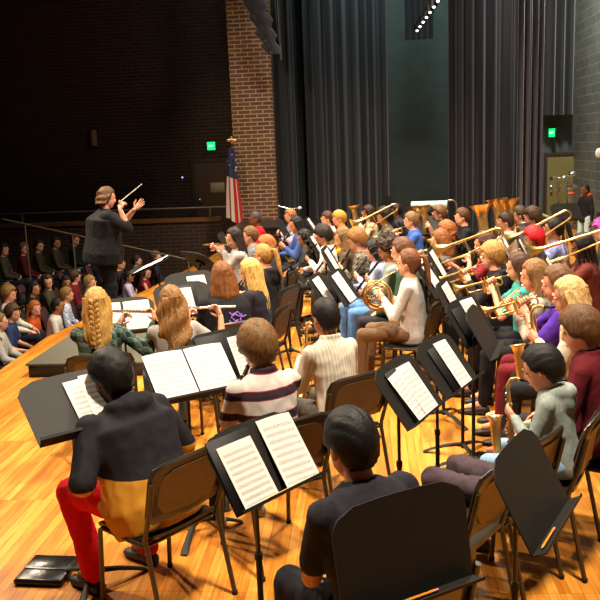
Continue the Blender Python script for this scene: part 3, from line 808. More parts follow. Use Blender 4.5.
b = MB(); b.prism([(x, y, -.12) for x, y in EP] + [(13, 24, -.12), (13, -6, -.12)], (0, 0, .12)); hstruct('floor_stage', b, FLOOR)
b = MB(); b.prism([(x + .03, y, HF - .05) for x, y in EP] + [(x + .10, y, HF - .05) for x, y in EP[::-1]], (0, 0, -HF - .07)); hstruct('wall_stage_front', b, mat('stage_fascia', '#2a1c12', .6))
b = MB(); b.box((EDGE - 6.5, 9, HF - .05), (19, 34, .1)); hstruct('floor_house', b, mat('house_carpet', '#2a1313', .95, nscale=30))
FAR = 20.2
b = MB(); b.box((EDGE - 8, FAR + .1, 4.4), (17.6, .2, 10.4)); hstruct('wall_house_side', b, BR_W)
# brick proscenium pier
a0 = Q(235, 180, 17.6).dot(RX); a1 = Q(276, 180, 17.6).dot(RX)
pc = (a0 + a1) / 2; py_ = Q(250, 180, 17.6).dot(RY)
b = MB(); b.box((pc, py_ + .45, 4.5), (a1 - a0, .9, 9.0), bev=.01); hstruct('wall_proscenium', b, BR_P)
print('pillar', a0, a1, py_)
# stage far wall (behind the curtains), back wall at the right
b = MB(); b.box((a1 + 5.2, FAR + .1, 4.4), (11.4, .2, 9.6)); hstruct('wall_stage_side', b, PANEL)
cr = Q(568, 160, FAR).dot(RX)
b = MB(); b.box((cr + .1, FAR / 2, 4.4), (.2, FAR + 6, 9.6)); hstruct('wall_upstage', b, BLOCK)
b = MB(); b.box((0, 9, 9.3), (40, 36, .2)); hstruct('ceiling', b, mat('ceiling_black', '#0d0d0e', .9))
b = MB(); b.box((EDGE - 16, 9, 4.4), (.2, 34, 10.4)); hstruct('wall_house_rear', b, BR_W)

# raised side aisle along the far wall of the house, with low brick wall, wood cap and pipe rail
yl = 18.0
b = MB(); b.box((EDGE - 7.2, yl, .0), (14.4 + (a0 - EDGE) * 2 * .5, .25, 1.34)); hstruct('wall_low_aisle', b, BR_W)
b = MB(); b.box((EDGE - 7.2, yl, .71), (14.4 + (a0 - EDGE), .32, .09), bev=.01); o = hstruct('trim_aisle_cap', b, mat('oak_cap', '#6b4420', .45, var=.2, nscale=12, stretch=(1, 8, 8)))
E = empty('pipe_handrail', 'dark pipe handrail along the low brick aisle wall below the exit sign', 'handrail'); E.rotation_euler = (0, 0, -YAW)
b = MB(); b.tube([(EDGE - 14, yl, .98), (a0 - .05, yl, .98)], .022, 8); build('rail', b, mat('rail_paint', '#6a5a44', .4), E)
for i in range(7):
    b = MB(); b.tube([(a0 - .7 - 2.2 * i, yl, .75), (a0 - .7 - 2.2 * i, yl, .98)], .022, 8); build('post', b, mat('rail_paint', '#6a5a44', .4), E)
q0 = P(0, 219, .55); q1 = P(196, 262, -.1); q0 = Q(2, 219, 15.4); q1 = Q(194, 261, 15.0)
E = empty('stair_handrail', 'thin sloping handrail crossing the dark house behind the conductor', 'handrail')
b = MB(); b.tube([q0, q0.lerp(q1, .5), q1], .016, 8); build('rail', b, mat('rail_paint', '#6a5a44', .4), E)
for t in (.12, .37, .62, .97):
    p = q0.lerp(q1, t); b = MB(); b.tube([p, V((p.x, p.y, HF))], .014, 8); build('post', b, mat('rail_paint', '#6a5a44', .4), E)

# house door, notice, exit signs, wall lamp
def exit_sign(px, py, name_label, w=.22, yaw=0, off=0):
    c = Q(px, py, FAR - .12); h = V((c.dot(RX), FAR, c.z))
    E = empty('exit_sign', name_label, 'exit sign', None, RX * h.x + RY * (FAR - .01 - off) + V((0, 0, h.z)), -YAW + yaw)
    b = MB(); b.box((0, -.03, 0), (w, .05, .22), bev=.008); build('housing', b, mat('sign_housing', '#14301e', .5), E)
    gm = mat('exit_green', '#0aa04a', .5, var=0, emit='#10e878', es=1.5)
    b = MB(); b.box((0, -.058, 0), (w - .02, .006, .20)); build('panel', b, gm, E)
    cu = bpy.data.curves.new('lettering', 'FONT'); cu.body = 'EXIT'; cu.size = .30 * w; cu.extrude = .003; cu.align_x = 'CENTER'; cu.align_y = 'CENTER'
    o = bpy.data.objects.new('lettering', cu); COL.objects.link(o); dg = bpy.context.evaluated_depsgraph_get()
    me = bpy.data.meshes.new_from_object(o.evaluated_get(dg)); bpy.data.objects.remove(o)
    l = bpy.data.objects.new('lettering', me); COL.objects.link(l); l.parent = E; l.rotation_euler = (PI / 2, 0, 0); l.location = (0, -.064, 0)
    me.materials.clear(); me.materials.append(mat('exit_letter', '#c8ffd8', .5, var=0, emit='#b0ffd0', es=2.2))
    return E
exit_sign(209, 146, 'green lit exit sign on the dark brick house wall left of the pillar')
exit_sign(549, 133, 'green lit exit sign above the door at the far right of the stage', .26, R(-68), .16)
def door(n, px0, px1, ytop, col, z0=0):
    x0 = Q(px0, ytop, FAR).dot(RX); x1 = Q(px1, ytop, FAR).dot(RX); zt = Q((px0 + px1) / 2, ytop, FAR).z
    b = MB(); b.box(((x0 + x1) / 2, FAR - .02, (zt + z0) / 2), (x1 - x0, .04, zt - z0), bev=.004); o = hstruct('door_%d' % n, b, mat('door_paint%d' % n, col, .5, var=.06, nscale=4))
    f = MB(); w = .07
    f.box((x0 - w / 2, FAR - .03, (zt + z0) / 2), (w, .07, zt - z0)); f.box((x1 + w / 2, FAR - .03, (zt + z0) / 2), (w, .07, zt - z0)); f.box(((x0 + x1) / 2, FAR - .03, zt + w / 2), (x1 - x0 + 2 * w, .07, w))
    build('door_frame', f, mat('door_trim%d' % n, '#2c2018', .5), o)
    f = MB(); f.box((x0 + .1, FAR - .07, 1.0 + z0), (.05, .06, .16), bev=.01); build('door_handle', f, CHROME, o)
    return (x0 + x1) / 2
door(1, 192, 230, 162, '#4a2f1c'); door(2, 543, 571, 155, '#6a6236')
c = Q(216, 188, FAR - .05)
tag(hobj('notice', MB().box((c.dot(RX), FAR - .05, c.z), (.36, .012, .25), bev=.003), mat('notice_paper', '#b09a78', .7, var=.2, nscale=30)), 'pale blank-looking notice taped on the brown house door', 'notice')
c = Q(87, 138, FAR - .1)
E = empty('wall_sconce', 'unlit tan wall sconce on the dark brick wall above the conductor', 'wall lamp', None, RX * c.dot(RX) + RY * FAR + V((0, 0, c.z)), -YAW)
build('shade', MB().lathe([(.06, -.2), (.085, -.19), (.085, .19), (.06, .2)], 12, (0, -.09, 0)), mat('sconce', '#8a6a48', .6), E); build('back_plate', MB().box((0, -.012, 0), (.1, .02, .3)), FRAME, E)
c = Q(179, 178, FAR - .1)
E = empty('indicator_lamp', 'tiny pale indicator light on the brick wall left of the door', 'lamp', None, RX * c.dot(RX) + RY * FAR + V((0, 0, c.z)), -YAW)
build('bezel', MB().box((0, -.012, 0), (.09, .02, .09)), FRAME, E); build('bulb', MB().ell((0, -.03, 0), (.02, .02, .02)), mat('led', '#a0b0ff', .5, emit='#a8b8ff', es=2), E)

# flag
c = P(236, 228, 0); c = Q(236, 226, 17.2)
E = empty('flag_on_stand', 'furled american flag on a pole beside the brick pillar', 'flag', None, (c.x, c.y, 0))
top = Q(232, 146, 17.2).z
build('pole', MB().tube([(0, 0, .05), (0, 0, top)], .016, 10), mat('flag_pole', '#7a5a2a', .35), E)
build('finial', MB().ell((0, 0, top + .10), (.03, .03, .07)).ell((0, 0, top + .12), (.11, .015, .035)).ell((0, 0, top + .18), (.025, .02, .03)), BRASS, E)
build('base', MB().lathe([(.17, 0), (.17, .02), (.05, .05), (.02, .10)], 20), mat('flag_base', '#3a2a14', .4), E)
m, nt, bb = nodes('flag_cloth')
t = N(nt, 'ShaderNodeTexCoord'); s = N(nt, 'ShaderNodeSeparateXYZ'); L(nt, t.outputs['UV'], s.inputs[0])
f = N(nt, 'ShaderNodeMath', operation='MULTIPLY'); f.inputs[1].default_value = 6.5; L(nt, s.outputs['X'], f.inputs[0]); g = N(nt, 'ShaderNodeMath', operation='FRACT'); L(nt, f.outputs[0], g.inputs[0])
st = ramp(nt, g.outputs[0], [(0, '#a3141c'), (.5, '#b8a898')], 'CONSTANT')
blu = N(nt, 'ShaderNodeMath', operation='GREATER_THAN'); blu.inputs[1].default_value = .60; L(nt, s.outputs['Y'], blu.inputs[0])
vo = N(nt, 'ShaderNodeTexVoronoi'); vo.inputs['Scale'].default_value = 14; L(nt, t.outputs['UV'], vo.inputs['Vector'])
stars = ramp(nt, vo.outputs['Distance'], [(0, '#d8d8e0'), (.18, '#161a3a')], 'CONSTANT')
mx = N(nt, 'ShaderNodeMix', data_type='RGBA'); L(nt, blu.outputs[0], mx.inputs[0]); L(nt, st, mx.inputs[6]); L(nt, stars, mx.inputs[7]); L(nt, mx.outputs[2], bb.inputs['Base Color']); bb.inputs['Roughness'].default_value = .7
me = bpy.data.meshes.new('cloth'); vs = []; fs = []; uvs = []; nr, ncc = 24, 30; zt, zb = top - .05, .72
for i in range(nr + 1):
    v = i / nr; z = zb + (zt - zb) * v; wd = .06 + .10 * (1 - v) ** .8
    for j in range(ncc): 
        a = 2 * PI * j / ncc; rr = wd * (1 + .30 * math.sin(a * 6 + v * 1.5)); vs.append((math.cos(a) * rr * .9 - .02, math.sin(a) * rr * .6, z - .10 * math.cos(a) * (1 - v)))
for i in range(nr):
    for j in range(ncc):
        k = (j + 1) % ncc; fs.append((i * ncc + j, i * ncc + k, (i + 1) * ncc + k, (i + 1) * ncc + j)); uvs += [(j / ncc, i / nr), ((j + 1) / ncc, i / nr), ((j + 1) / ncc, (i + 1) / nr), (j / ncc, (i + 1) / nr)]
me.from_pydata(vs, [], fs); ul = me.uv_layers.new(name='UVMap')
for i, q in enumerate(uvs): ul.data[i].uv = q
me.materials.append(m); smooth(me, 70); o = bpy.data.objects.new('cloth', me); COL.objects.link(o); o.parent = E

# ---- curtains: folded velour panels
def curtain(label, px0, px1, Y, z0, z1, col, folds, amp=.09, ytop=None, lean0=0, lean1=0, sheen=.0):
    x0 = Q(px0, 180, Y).dot(RX); x1 = Q(px1, 180, Y).dot(RX); yy = Q((px0 + px1) / 2, 180, Y).dot(RY)
    n = int(folds * 10); rows = 10; b = MB(); rings = []
    for i in range(rows + 1):
        t = i / rows; z = z0 + (z1 - z0) * t; fr = []; bk = []
        for j in range(n + 1):
            u = j / n; x = x0 + (x1 - x0) * u + (lean0 * (1 - u) + lean1 * u) * t
            a = u * folds * 2 * PI; ph = .6 * math.sin(u * 7 + col.__hash__() % 5)
            y = yy + amp * (math.sin(a + ph) + .35 * math.sin(2.3 * a + 1)) * (1 - .25 * t)
            fr.append(V((x, y - .012, z))); bk.append(V((x, y + .012, z)))
        rings.append(fr + bk[::-1])
    b.loft(rings)
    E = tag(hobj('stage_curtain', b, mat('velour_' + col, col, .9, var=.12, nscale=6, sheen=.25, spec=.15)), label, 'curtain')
    return E
curtain('dark leg curtain hanging directly beside the brick pillar', 278, 298, 17.75, 0, 9.2, '#15181b', 2, .07)
curtain('narrow greenish-black curtain between the pillar leg and the wide one', 296, 324, 18.6, 0, 9.2, '#20292a', 2, .06)
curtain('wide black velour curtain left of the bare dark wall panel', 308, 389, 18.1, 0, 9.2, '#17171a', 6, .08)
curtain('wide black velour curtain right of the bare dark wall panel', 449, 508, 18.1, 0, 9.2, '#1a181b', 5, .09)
curtain('narrow curtain nearest the far right door, coloured lighter for the light on it', 517, 542, 16.2, 0, 9.2, '#2f2c32', 4, .07)  # lighter grey than its neighbours: the light on it is in the colour
curtain('black backing curtain behind the gap beside the lit narrow curtain', 505, 522, 19.2, 0, 9.2, '#0d0d0f', 2, .05)
curtain('high black border curtain over the exit door at far right', 532, 571, 19.3, 2.75, 9.2, '#0b0d0e', 4, .05)
# gathered swag at the top of the pillar
b = MB(); q = [Q(240, -30, 17.0), Q(250, 0, 17.0), Q(257, 18, 17.0), Q(264, 38, 17.0), Q(270, 54, 17.0)]
E = empty('gathered_curtain', 'bunched dark house curtain edge at the top of the brick pillar', 'curtain')
for i in range(3):
    b = MB(); pts = []; rs = []
    for k in range(17):
        t = k / 16; a = t * 4; j = min(3, int(a)); p = q[j].lerp(q[j + 1], a - j); pts.append(p + V((.07 * i + .03 * math.sin(k * 2.1 + i), -.05 * i, .0))); rs.append((.17 - .10 * t) * (1 + .22 * math.sin(k * 1.9 + i * 2)))
    b.tube(pts, rs, 12); build('fold', b, mat('velour_swag', '#2a2d30', .85, sheen=.3), E)
b = MB(); n = 20; rings = []
for i in range(9):
    t = i / 8; z = Q(272, 60, 17.1).z + (9.0 - Q(272, 60, 17.1).z) * t; w = .03 + .42 * t
    xx = Q(275, 60, 17.1); fr = []; bk = []
    for j in range(n + 1):
        u = j / n; x = xx.dot(RX) - .03 - w * (1 - u) + .16; y = xx.dot(RY) + .1 + .05 * math.sin(u * 16)
        fr.append(V((x, y - .01, z))); bk.append(V((x, y + .01, z)))
    rings.append(fr + bk[::-1])
tag(hobj('house_curtain', b.loft(rings), mat('velour_swag', '#2a2d30')), 'dark house curtain edge hanging over the top of the pillar', 'curtain')

# flown black border with a batten of small lamps
c0 = Q(405, 40, 17.4); c1 = Q(433, 40, 17.4)
b = MB(); n = 30; rings = []
for z in (c0.z, c0.z + 1, 9.2):
    fr = []; bk = []
    for j in range(n + 1):
        u = j / n; x = c0.dot(RX) + (c1.dot(RX) - c0.dot(RX)) * u; y = c0.dot(RY) + .03 * math.sin(u * 30)
        fr.append(V((x, y - .01, z))); bk.append(V((x, y + .01, z)))
    rings.append(fr + bk[::-1])
tag(hobj('flown_border', b.loft(rings), mat('velour_border', '#1a2226', .9)), 'short flown black drape hanging in front of the bare wall panel', 'curtain')
qa = Q(417, 29, 16.9); qb = Q(440, -4, 13.5)
E = empty('light_batten', 'flown black batten with a row of small bright lamps above the stage', 'stage light')
build('pipe', MB().tube([qa + V((0, 0, .12)), qb + V((0, 0, .12))], .025, 8), BLACK, E)
for i in range(7):
    p = qa.lerp(qb, i / 6.5); h = build('lamp_housing', MB().lathe([(.03, 0), (.07, -.02), (.075, -.12), (.06, -.12)], 12, p + V((0, 0, .10))), BLACK, E)
    build('bulb', MB().ell(p + V((0, -.01, -.035)), (.028, .028, .02)), mat('bulb', '#e8f0f4', .4, emit='#e8f4ff', es=3), h)
# ------------------------------------------------------------------ musicians
CHAIR = [None]
def place_chair(x, y, yaw, label, dy=.05):
    if CHAIR[0] is None: CHAIR[0] = mk_chair()
    M = Matrix.Translation((x, y, 0)) @ Matrix.Rotation(yaw, 4, 'Z') @ Matrix.Translation((0, dy, 0))
    return inst(CHAIR[0], label, 'chair', 'stacking chairs of the band', M)
GI = dict(flute='flutes', clarinet='clarinets', trumpet='trumpets', trombone='trombones', saxophone='saxophones', horn='french horns', tuba='tubas', euphonium='euphoniums')
NICE = dict(flute='silver flute', clarinet='black clarinet', trumpet='brass trumpet', trombone='brass trombone', saxophone='brass alto saxophone', horn='coiled brass french horn', tuba='big upright brass tuba', euphonium='brass euphonium')
PEOPLE = {}
DARK = '#6b432c'; TAN = '#b98058'; FAIR = '#d69a7c'; MID = '#a56e48'
QUEUE = []
def mus(*a, **k): QUEUE.append([a, k])
def seat_all():
    """neighbours that would share one seat move apart along the line of sight; taller or shorter players make up the height"""
    it = []
    for a, k in QUEUE:
        s = k.get('s', .93); ho, rh = head_off(s, k.get('lean', 6), k.get('bend', 10), turn=k.get('turn', 0), tilt=k.get('tilt', 0))
        hp = P(a[1], a[2], ho.z); yw = R(a[3]); off = Matrix.Rotation(yw, 3, 'Z') @ V((ho.x, ho.y, 0))
        it.append([hp - CP, off, 1.0, 1.5 if a[0] in ('ss', 'tt', 'rr', 'pp', 'oo', 'u') else 4.5])
    def root(q): v = CP + q[0] * q[2] - q[1]; return V((v.x, v.y, 0))
    for n in range(400):
        worst = 0
        for x in range(len(it)):
            for y in range(x):
                A, B = it[x], it[y]; ra, rb = root(A), root(B); d = (ra - rb).length
                if d < .50:
                    worst = max(worst, .5 - d); st = .0012; sg = 1 if ra.y > rb.y else -1
                    A[2] += st * sg * min(1, A[3] / 3); B[2] -= st * sg * min(1, B[3] / 3)
        for A in it: lim = .105 / abs(A[0].z) * (1 if A[3] > 2 else .2); A[2] = max(1 - lim, min(1 + lim, A[2]))
        if worst <= 0: break
    for (a, k), A in zip(QUEUE, it):
        dz = A[0].z * (A[2] - 1); k['s'] = k.get('s', .93) + dz / .73; mus_build(*a, **k)
    print('seating residual', worst)
def mus_build(key, px, py, yaw, who, ins=None, cdy=.05, s=.93, lean=6, bend=10, turn=0, tilt=0, ip=0, iy=0, chair=True, **kw):
    """px,py: middle of the head in the frame; yaw: degrees left of straight ahead; who: how this player looks"""
    ho, rh = head_off(s, lean, bend, turn=turn, tilt=tilt)
    hp = P(px, py, ho.z); yw = R(yaw); off = Matrix.Rotation(yw, 3, 'Z') @ V((ho.x, ho.y, 0))
    root = V((hp.x - off.x, hp.y - off.y, 0))
    D = hp.y; vox = .0095 if D < 5.2 else .0125 if D < 8.5 else .016
    hands = None; grip = None
    if ins:
        (pi, yi, ri), g, wo = GRIP[ins]
        mouth = ho + rh @ V((0, .098, -.06)) * s
        IM = Matrix.Translation(mouth) @ Euler((R(pi + ip), R(ri), R(yi + iy + turn))).to_matrix().to_4x4() @ Matrix.Scale(s, 4)
        hands = {sd: IM @ V(g[sd]) + V(wo[sd]) for sd in (-1, 1)}
    label = who + (', seated, playing a ' + ins.replace('horn', 'french horn') if ins else ', seated among the players')
    kw.setdefault('hands', hands); kw.setdefault('hk', 1.15 if D < 6.5 else 1.08)
    info = person(label, root, yw, s, 'sit', lean, bend, turn, tilt, vox=vox, group=None, **kw)
    if ins:
        pr = instrument(ins); M = Matrix.Translation(root) @ Matrix.Rotation(yw, 4, 'Z') @ IM
        inst(pr, NICE[ins] + ' held by the ' + who, ins.replace('horn', 'french horn'), GI[ins], M)
    if chair: place_chair(root.x, root.y, yw, 'black chair under the ' + who, cdy)
    PEOPLE[key] = info; return info

POLO = stripes('polo_stripes', [(0, '#b9b0aa'), (.36, '#8a2c33'), (.40, '#2c1d26'), (.74, '#8a2c33'), (.78, '#b9b0aa')], .125, .12)
RIB = stripes('rib_knit', [(0, '#c9c0b0'), (.5, '#b5ab9a')], .022, 0, 'X')
HOOD2 = twotone('two_tone_hoodie', '#b07a22', '#19171c', .70)
FLAN = plaid('green_flannel', '#142a26', '#2c463e', '#6d7a70', .075)
GPLAID = plaid('grey_plaid', '#2a2724', '#4a443c', '#8a8070', .06)
BPLAID = plaid('blue_plaid', '#8aa0c8', '#e0e2e8', '#3a4f8a', .05)
COW = mat('cream_splotch', '#d8cdb8', .85, nscale=9, c2='#4a3c30')
FLOR = mat('lavender_floral', '#8f97c8', .85, nscale=26, c2='#5a5f98')

# front, left of centre
mus('ss', 110, 378, 50, 'boy in a black and mustard hoodie and red joggers', None, s=.95, lean=24, bend=14, skinc=DARK, hair='short', hc='#0a0808', hairkw=dict(curly=.014), shirtm=HOOD2, hood=True, w=1.62, legspread=.17, feet=.32, cdy=-.03, hk=1.22, pants='#c80a1a',
    hem=.06, hands={-1: V((-.24, .24, .66)), 1: V((.20, .30, .66))}, shoes='#17161a')
mus('rr', 257, 347, 32, 'boy in a maroon striped polo shirt', 'clarinet', s=.96, lean=10, bend=16, skinc=FAIR, hair='mop', hc='#6a4a26', shirtm=POLO, sleeve='short', w=1.1, pants='#15151b', collar=True, shoes='#b8ab98')
mus('qq', 325, 318, 34, 'boy in a white ribbed knit sweater', 'saxophone', s=.93, lean=10, bend=10, skinc=TAN, hair='buzz', hc='#15100d', shirtm=RIB, pants='#55524a', collar=True, hairkw=dict())
mus('tt', 350, 445, 34, 'boy in a black tee nearest the camera', None, s=.95, lean=16, bend=16, skinc=TAN, hair='short', hc='#0c0a0a', shirt='#1d1d24', sleeve='short', pants='#121219', w=1.3, shoes='#cfcac0',
    hands={-1: V((-.04, .36, .66)), 1: V((.12, .36, .66))})
a = mus('a', 97, 305, 12, 'girl with a long blond braid and green flannel shirt', 'flute', s=.92, lean=4, bend=4, skinc=FAIR, hair='braid', hc='#b48a48', shirtm=FLAN, pants='#33415c', iy=4, turn=-8)
mus('b', 171, 303, 22, 'girl with wavy light brown hair and grey tee', 'flute', s=.9, lean=4, bend=4, skinc=FAIR, hair='wavy', hc='#8a6236', shirt='#9b9690', sleeve='short', pants='#5f7fa6', turn=6, hairkw=dict(length=.36, wave=.012))
mus('c', 222, 277, 28, 'girl with straight auburn hair and purple-printed black tee', 'clarinet', s=.97, lean=10, bend=8, skinc=FAIR, hair='long', hc='#7d4a22', shirt='#1c1a1f', sleeve='short', w=1.3, pants='#1b1b22', hairkw=dict(length=.25))
mus('d', 250, 272, 72, 'girl with long straight blond hair in profile', 'clarinet', s=.92, skinc=FAIR, hair='long', hc='#d8ad5e', shirt='#2b2830', pants='#222228', hairkw=dict(length=.46))
mus('e', 263, 256, 62, 'girl with a blond ponytail and black hoodie', 'clarinet', s=.92, skinc=FAIR, hair='pony', hc='#a87a3c', shirt='#1c1a1d', hood=True, pants='#8a1f22')
mus('f', 234, 238, 100, 'girl with long dark hair and pale grey shirt', 'flute', s=.93, skinc=FAIR, hair='long', hc='#2a1a14', shirt='#a8a2a0', pants='#22222a', turn=5, iy=30)
mus('g', 250, 236, 88, 'boy with light brown hair and a grey vest', 'clarinet', s=.93, skinc=FAIR, hair='short', hc='#6f4a2a', shirt='#6c6a70', pants='#22222a')
mus('h', 266, 246, 75, 'ginger-haired girl half hidden behind the blond ponytail', None, s=.9, skinc=FAIR, hair='bob', hc='#a2602a', shirt='#3a3034', pants='#22222a')
mus('i', 255, 219, 110, 'boy in a grey cap and red and white jersey', 'clarinet', s=.93, skinc=DARK, hair='buzz', hc='#3f3a3a', shirt='#b81420', pants='#22222a')
mus('j', 290, 216, 108, 'ginger-haired child in a pale purple top', 'clarinet', s=.88, skinc=FAIR, hair='short', hc='#a2683c', shirt='#b9a8bc', pants='#22222a')
mus('k', 296, 225, 100, 'girl with dark hair and a bright blue shirt', 'clarinet', s=.92, skinc=TAN, hair='long', hc='#14100f', shirt='#39508a', pants='#22222a')
mus('l', 304, 238, 92, 'small girl with a dark bob half hidden behind the stands', None, s=.86, skinc=MID, hair='bob', hc='#15100e', shirt='#3c3a3c', pants='#26262a')
mus('m', 323, 236, 82, 'boy with dark curls and a white shirt', 'clarinet', s=.94, skinc=TAN, hair='curly', hc='#24170f', shirt='#dcd8d4', pants='#3a3732', hairkw=dict(curly=.015), bend=18)
mus('n', 327, 219, 98, 'brown-haired boy just left of the yellow shirt', 'clarinet', s=.9, skinc=FAIR, hair='short', hc='#4a2c1a', shirt='#c9bdb0', pants='#222228')
mus('o', 339, 219, 96, 'boy with blond hair in a yellow shirt', None, s=.93, skinc=FAIR, hair='short', hc='#b08438', shirt='#cf9a22', pants='#222228', bend=20)
mus('p', 343, 238, 84, 'girl with long brown to blond hair behind the white-shirted boy', 'clarinet', s=.92, skinc=FAIR, hair='long', hc='#7a5a34', shirt='#5c4c3c', pants='#3a3428')
mus('q', 357, 240, 76, 'boy with shaggy golden brown hair and dark plaid shirt', 'clarinet', s=.96, skinc=FAIR, hair='mop', hc='#8a5c2c', shirtm=GPLAID, pants='#4a4438', bend=22, ip=-4)
mus('r', 374, 251, 74, 'girl with black hair and a lavender sweater', 'clarinet', s=.92, skinc=FAIR, hair='bob', hc='#17120f', shirt='#aab0d0', pants='#5b80b0', bend=14)
mus('s', 388, 250, 72, 'boy with a round brown afro and blue jeans', 'clarinet', s=.95, skinc=MID, hair='curly', hc='#2f1c10', shirt='#7f8a84', pants='#4f78ac', bend=18, shoes='#c2a080')
mus('t', 402, 252, 70, 'boy in a dark green shirt', None, s=.93, skinc=FAIR, hair='short', hc='#5a3820', shirt='#2e4636', pants='#26252a')
mus('u', 408, 263, 66, 'girl with a brown ponytail and light grey sweater', 'horn', s=.95, skinc=FAIR, hair='pony', hc='#6a4024', shirt='#b3b0ae', pants='#6a523c', bend=4, lean=2)
mus('v', 368, 213, 92, 'back-row girl with brown hair and beige top', 'euphonium', s=.93, skinc=FAIR, hair='long', hc='#3a2214', shirt='#b8a488', pants='#222228')
mus('w', 384, 217, 90, 'boy with dark curly hair and camouflage shirt', 'trombone', s=.95, skinc=TAN, hair='curly', hc='#1c120d', shirt='#5f5c4a', pants='#26262a', ip=-10, hairkw=dict(curly=.02))
mus('x', 396, 211, 90, 'dark-haired player behind the camouflage shirt', None, s=.93, skinc=DARK, hair='short', hc='#120d0b', shirt='#33303a', pants='#222228')
mus('y', 411, 221, 84, 'boy with fair brown hair, grey top and blue sleeve', 'trumpet', s=.94, skinc=FAIR, hair='short', hc='#7d5a38', shirt='#3c5fae', pants='#222228', ip=-8)
mus('z', 418, 213, 88, 'blond player in the last row', None, s=.93, skinc=FAIR, hair='short', hc='#a87e46', shirt='#504a44', pants='#222228')
mus('aa', 427, 214, 88, 'dark-haired euphonium player in the last row', 'euphonium', s=.9, skinc=DARK, hair='short', hc='#14100d', shirt='#55504c', pants='#222228')
mus('ab', 439, 214, 88, 'small euphonium player hidden behind the bell', 'euphonium', s=.9, skinc=FAIR, hair='short', hc='#6a4a2c', shirt='#6c4a3a', pants='#222228')
mus('bb', 440, 241, 76, 'girl with reddish brown hair and charcoal tee', 'trumpet', s=.94, skinc=FAIR, hair='long', hc='#7a4822', shirt='#54504e', sleeve='short', pants='#26262a', hairkw=dict(length=.26), ip=-6)
mus('bc', 446, 231, 80, 'person with ginger hair right behind the reddish-haired trumpeter', None, s=.93, skinc=FAIR, hair='bob', hc='#a0592a', shirt='#5a3a30', pants='#222228')
mus('cc', 462, 217, 88, 'boy with brown hair and open black shirt', 'trumpet', s=.95, skinc=FAIR, hair='short', hc='#553622', shirt='#1a1b1c', pants='#1c1c20', ip=-22)
mus('ta', 505, 222, 82, 'tuba player in a pale shirt', 'tuba', s=.93, skinc=FAIR, hair='short', hc='#3a281a', shirt='#c4b8ac', pants='#222228')
mus('tb', 519, 215, 82, 'boy with dark hair behind the right tuba', 'tuba', s=.95, skinc=FAIR, hair='short', hc='#4a3a2c', shirt='#3c3a38', pants='#222228')
mus('hh', 532, 217, 80, 'boy with thick brown hair and grey button shirt', 'tuba', s=1.0, skinc=FAIR, hair='mop', hc='#43301f', shirt='#4a4a4c', pants='#3a393c')
mus('dd', 484, 244, 76, 'player with brown hair and maroon tee', 'trombone', s=.94, skinc=FAIR, hair='bob', hc='#4f3226', shirt='#7a1e2a', sleeve='short', pants='#1c1c20', ip=-6, iy=-8)
mus('ee', 492, 256, 72, 'boy with blond mop of hair and black hoodie', 'trumpet', s=.96, skinc=FAIR, hair='mop', hc='#a47a40', shirt='#1e1b1d', hood=True, pants='#141417', ip=-8)
mus('ff', 518, 267, 72, 'girl with long dark brown hair and teal top', 'trumpet', s=.94, skinc=FAIR, hair='long', hc='#4a3020', shirt='#3f9a90', sleeve='short', pants='#17161a', ip=-4)
mus('gg', 534, 276, 70, 'girl with long light brown hair and spotted cream shirt', 'trumpet', s=.94, skinc=FAIR, hair='long', hc='#86603a', shirtm=COW, pants='#17161a', ip=-30)
mus('ii', 533, 239, 74, 'player with bright red hair', None, s=.9, skinc=MID, hair='curly', hc='#c4121c', shirt='#2a2a30', pants='#222228', ip=2, hairkw=dict(curly=.012))
mus('jj', 553, 229, 72, 'player with slicked dark hair and lavender floral shirt', 'trombone', s=1.0, skinc=MID, hair='pony', hc='#17110e', shirtm=FLOR, sleeve='short', w=1.25, pants='#2a3a5a', ip=-14, lean=2)
mus('kk', 582, 247, 70, 'girl with long black braids and maroon jacket', 'trombone', s=.96, skinc=DARK, hair='braids', hc='#120d0c', shirt='#5a241c', pants='#5f86ae', w=1.15, ip=-4)
mus('ll', 603, 232, 75, 'player with pink and purple hair', None, s=.93, skinc=FAIR, hair='curly', hc='#b03a8a', shirt='#3a3a44', pants='#5f86ae')
mus('mm', 557, 284, 70, 'boy with short brown hair and purple tee', 'trumpet', s=.95, skinc=FAIR, hair='short', hc='#6b4a30', shirt='#4f2a9a', sleeve='short', pants='#6c1a24', ip=-6, shoes='#151515')
mus('nn', 569, 297, 68, 'girl with blond shoulder-length hair and cream cardigan', 'saxophone', s=.95, skinc=FAIR, hair='long', hc='#cda970', shirt='#d2c8b4', pants='#1c1b1e', shoes='#1a1a1c', hairkw=dict(length=.20), bend=12)
mus('oo', 580, 331, 58, 'boy with straight brown hair and maroon quarter-zip', None, s=.97, skinc=FAIR, hair='mop', hc='#5c3d24', shirt='#5a141e', pants='#242428', collar=True, shoes='#e2ded8', bend=18)
mus('pp', 542, 369, 60, 'boy with black hair and a washed denim hoodie', 'saxophone', s=.74, hk=1.34, lean=10, bend=24, cdy=.11, skinc=FAIR, hair='short', hc='#0d0b0c', shirt='#85908c', hood=True, pants='#7c9ab8', shoes='#3a3a3e')

seat_all()
# printed purple horse design on the back of the black tee
i_ = PEOPLE['c']
# horn girl's neighbour chairs left empty
def chair_px(px, py, yaw, label, z=.45):
    p = P(px, py, z); return place_chair(p.x, p.y, R(yaw), label, 0)
chair_px(425, 318, 62, 'empty black stacking chair directly behind the grey-sweater horn player')
chair_px(488, 497, 47, 'black chair with a plum coat heaped on it, behind the lower right stand')
chair_px(447, 524, 50, 'empty black chair between the two pencil stands at the lower right')

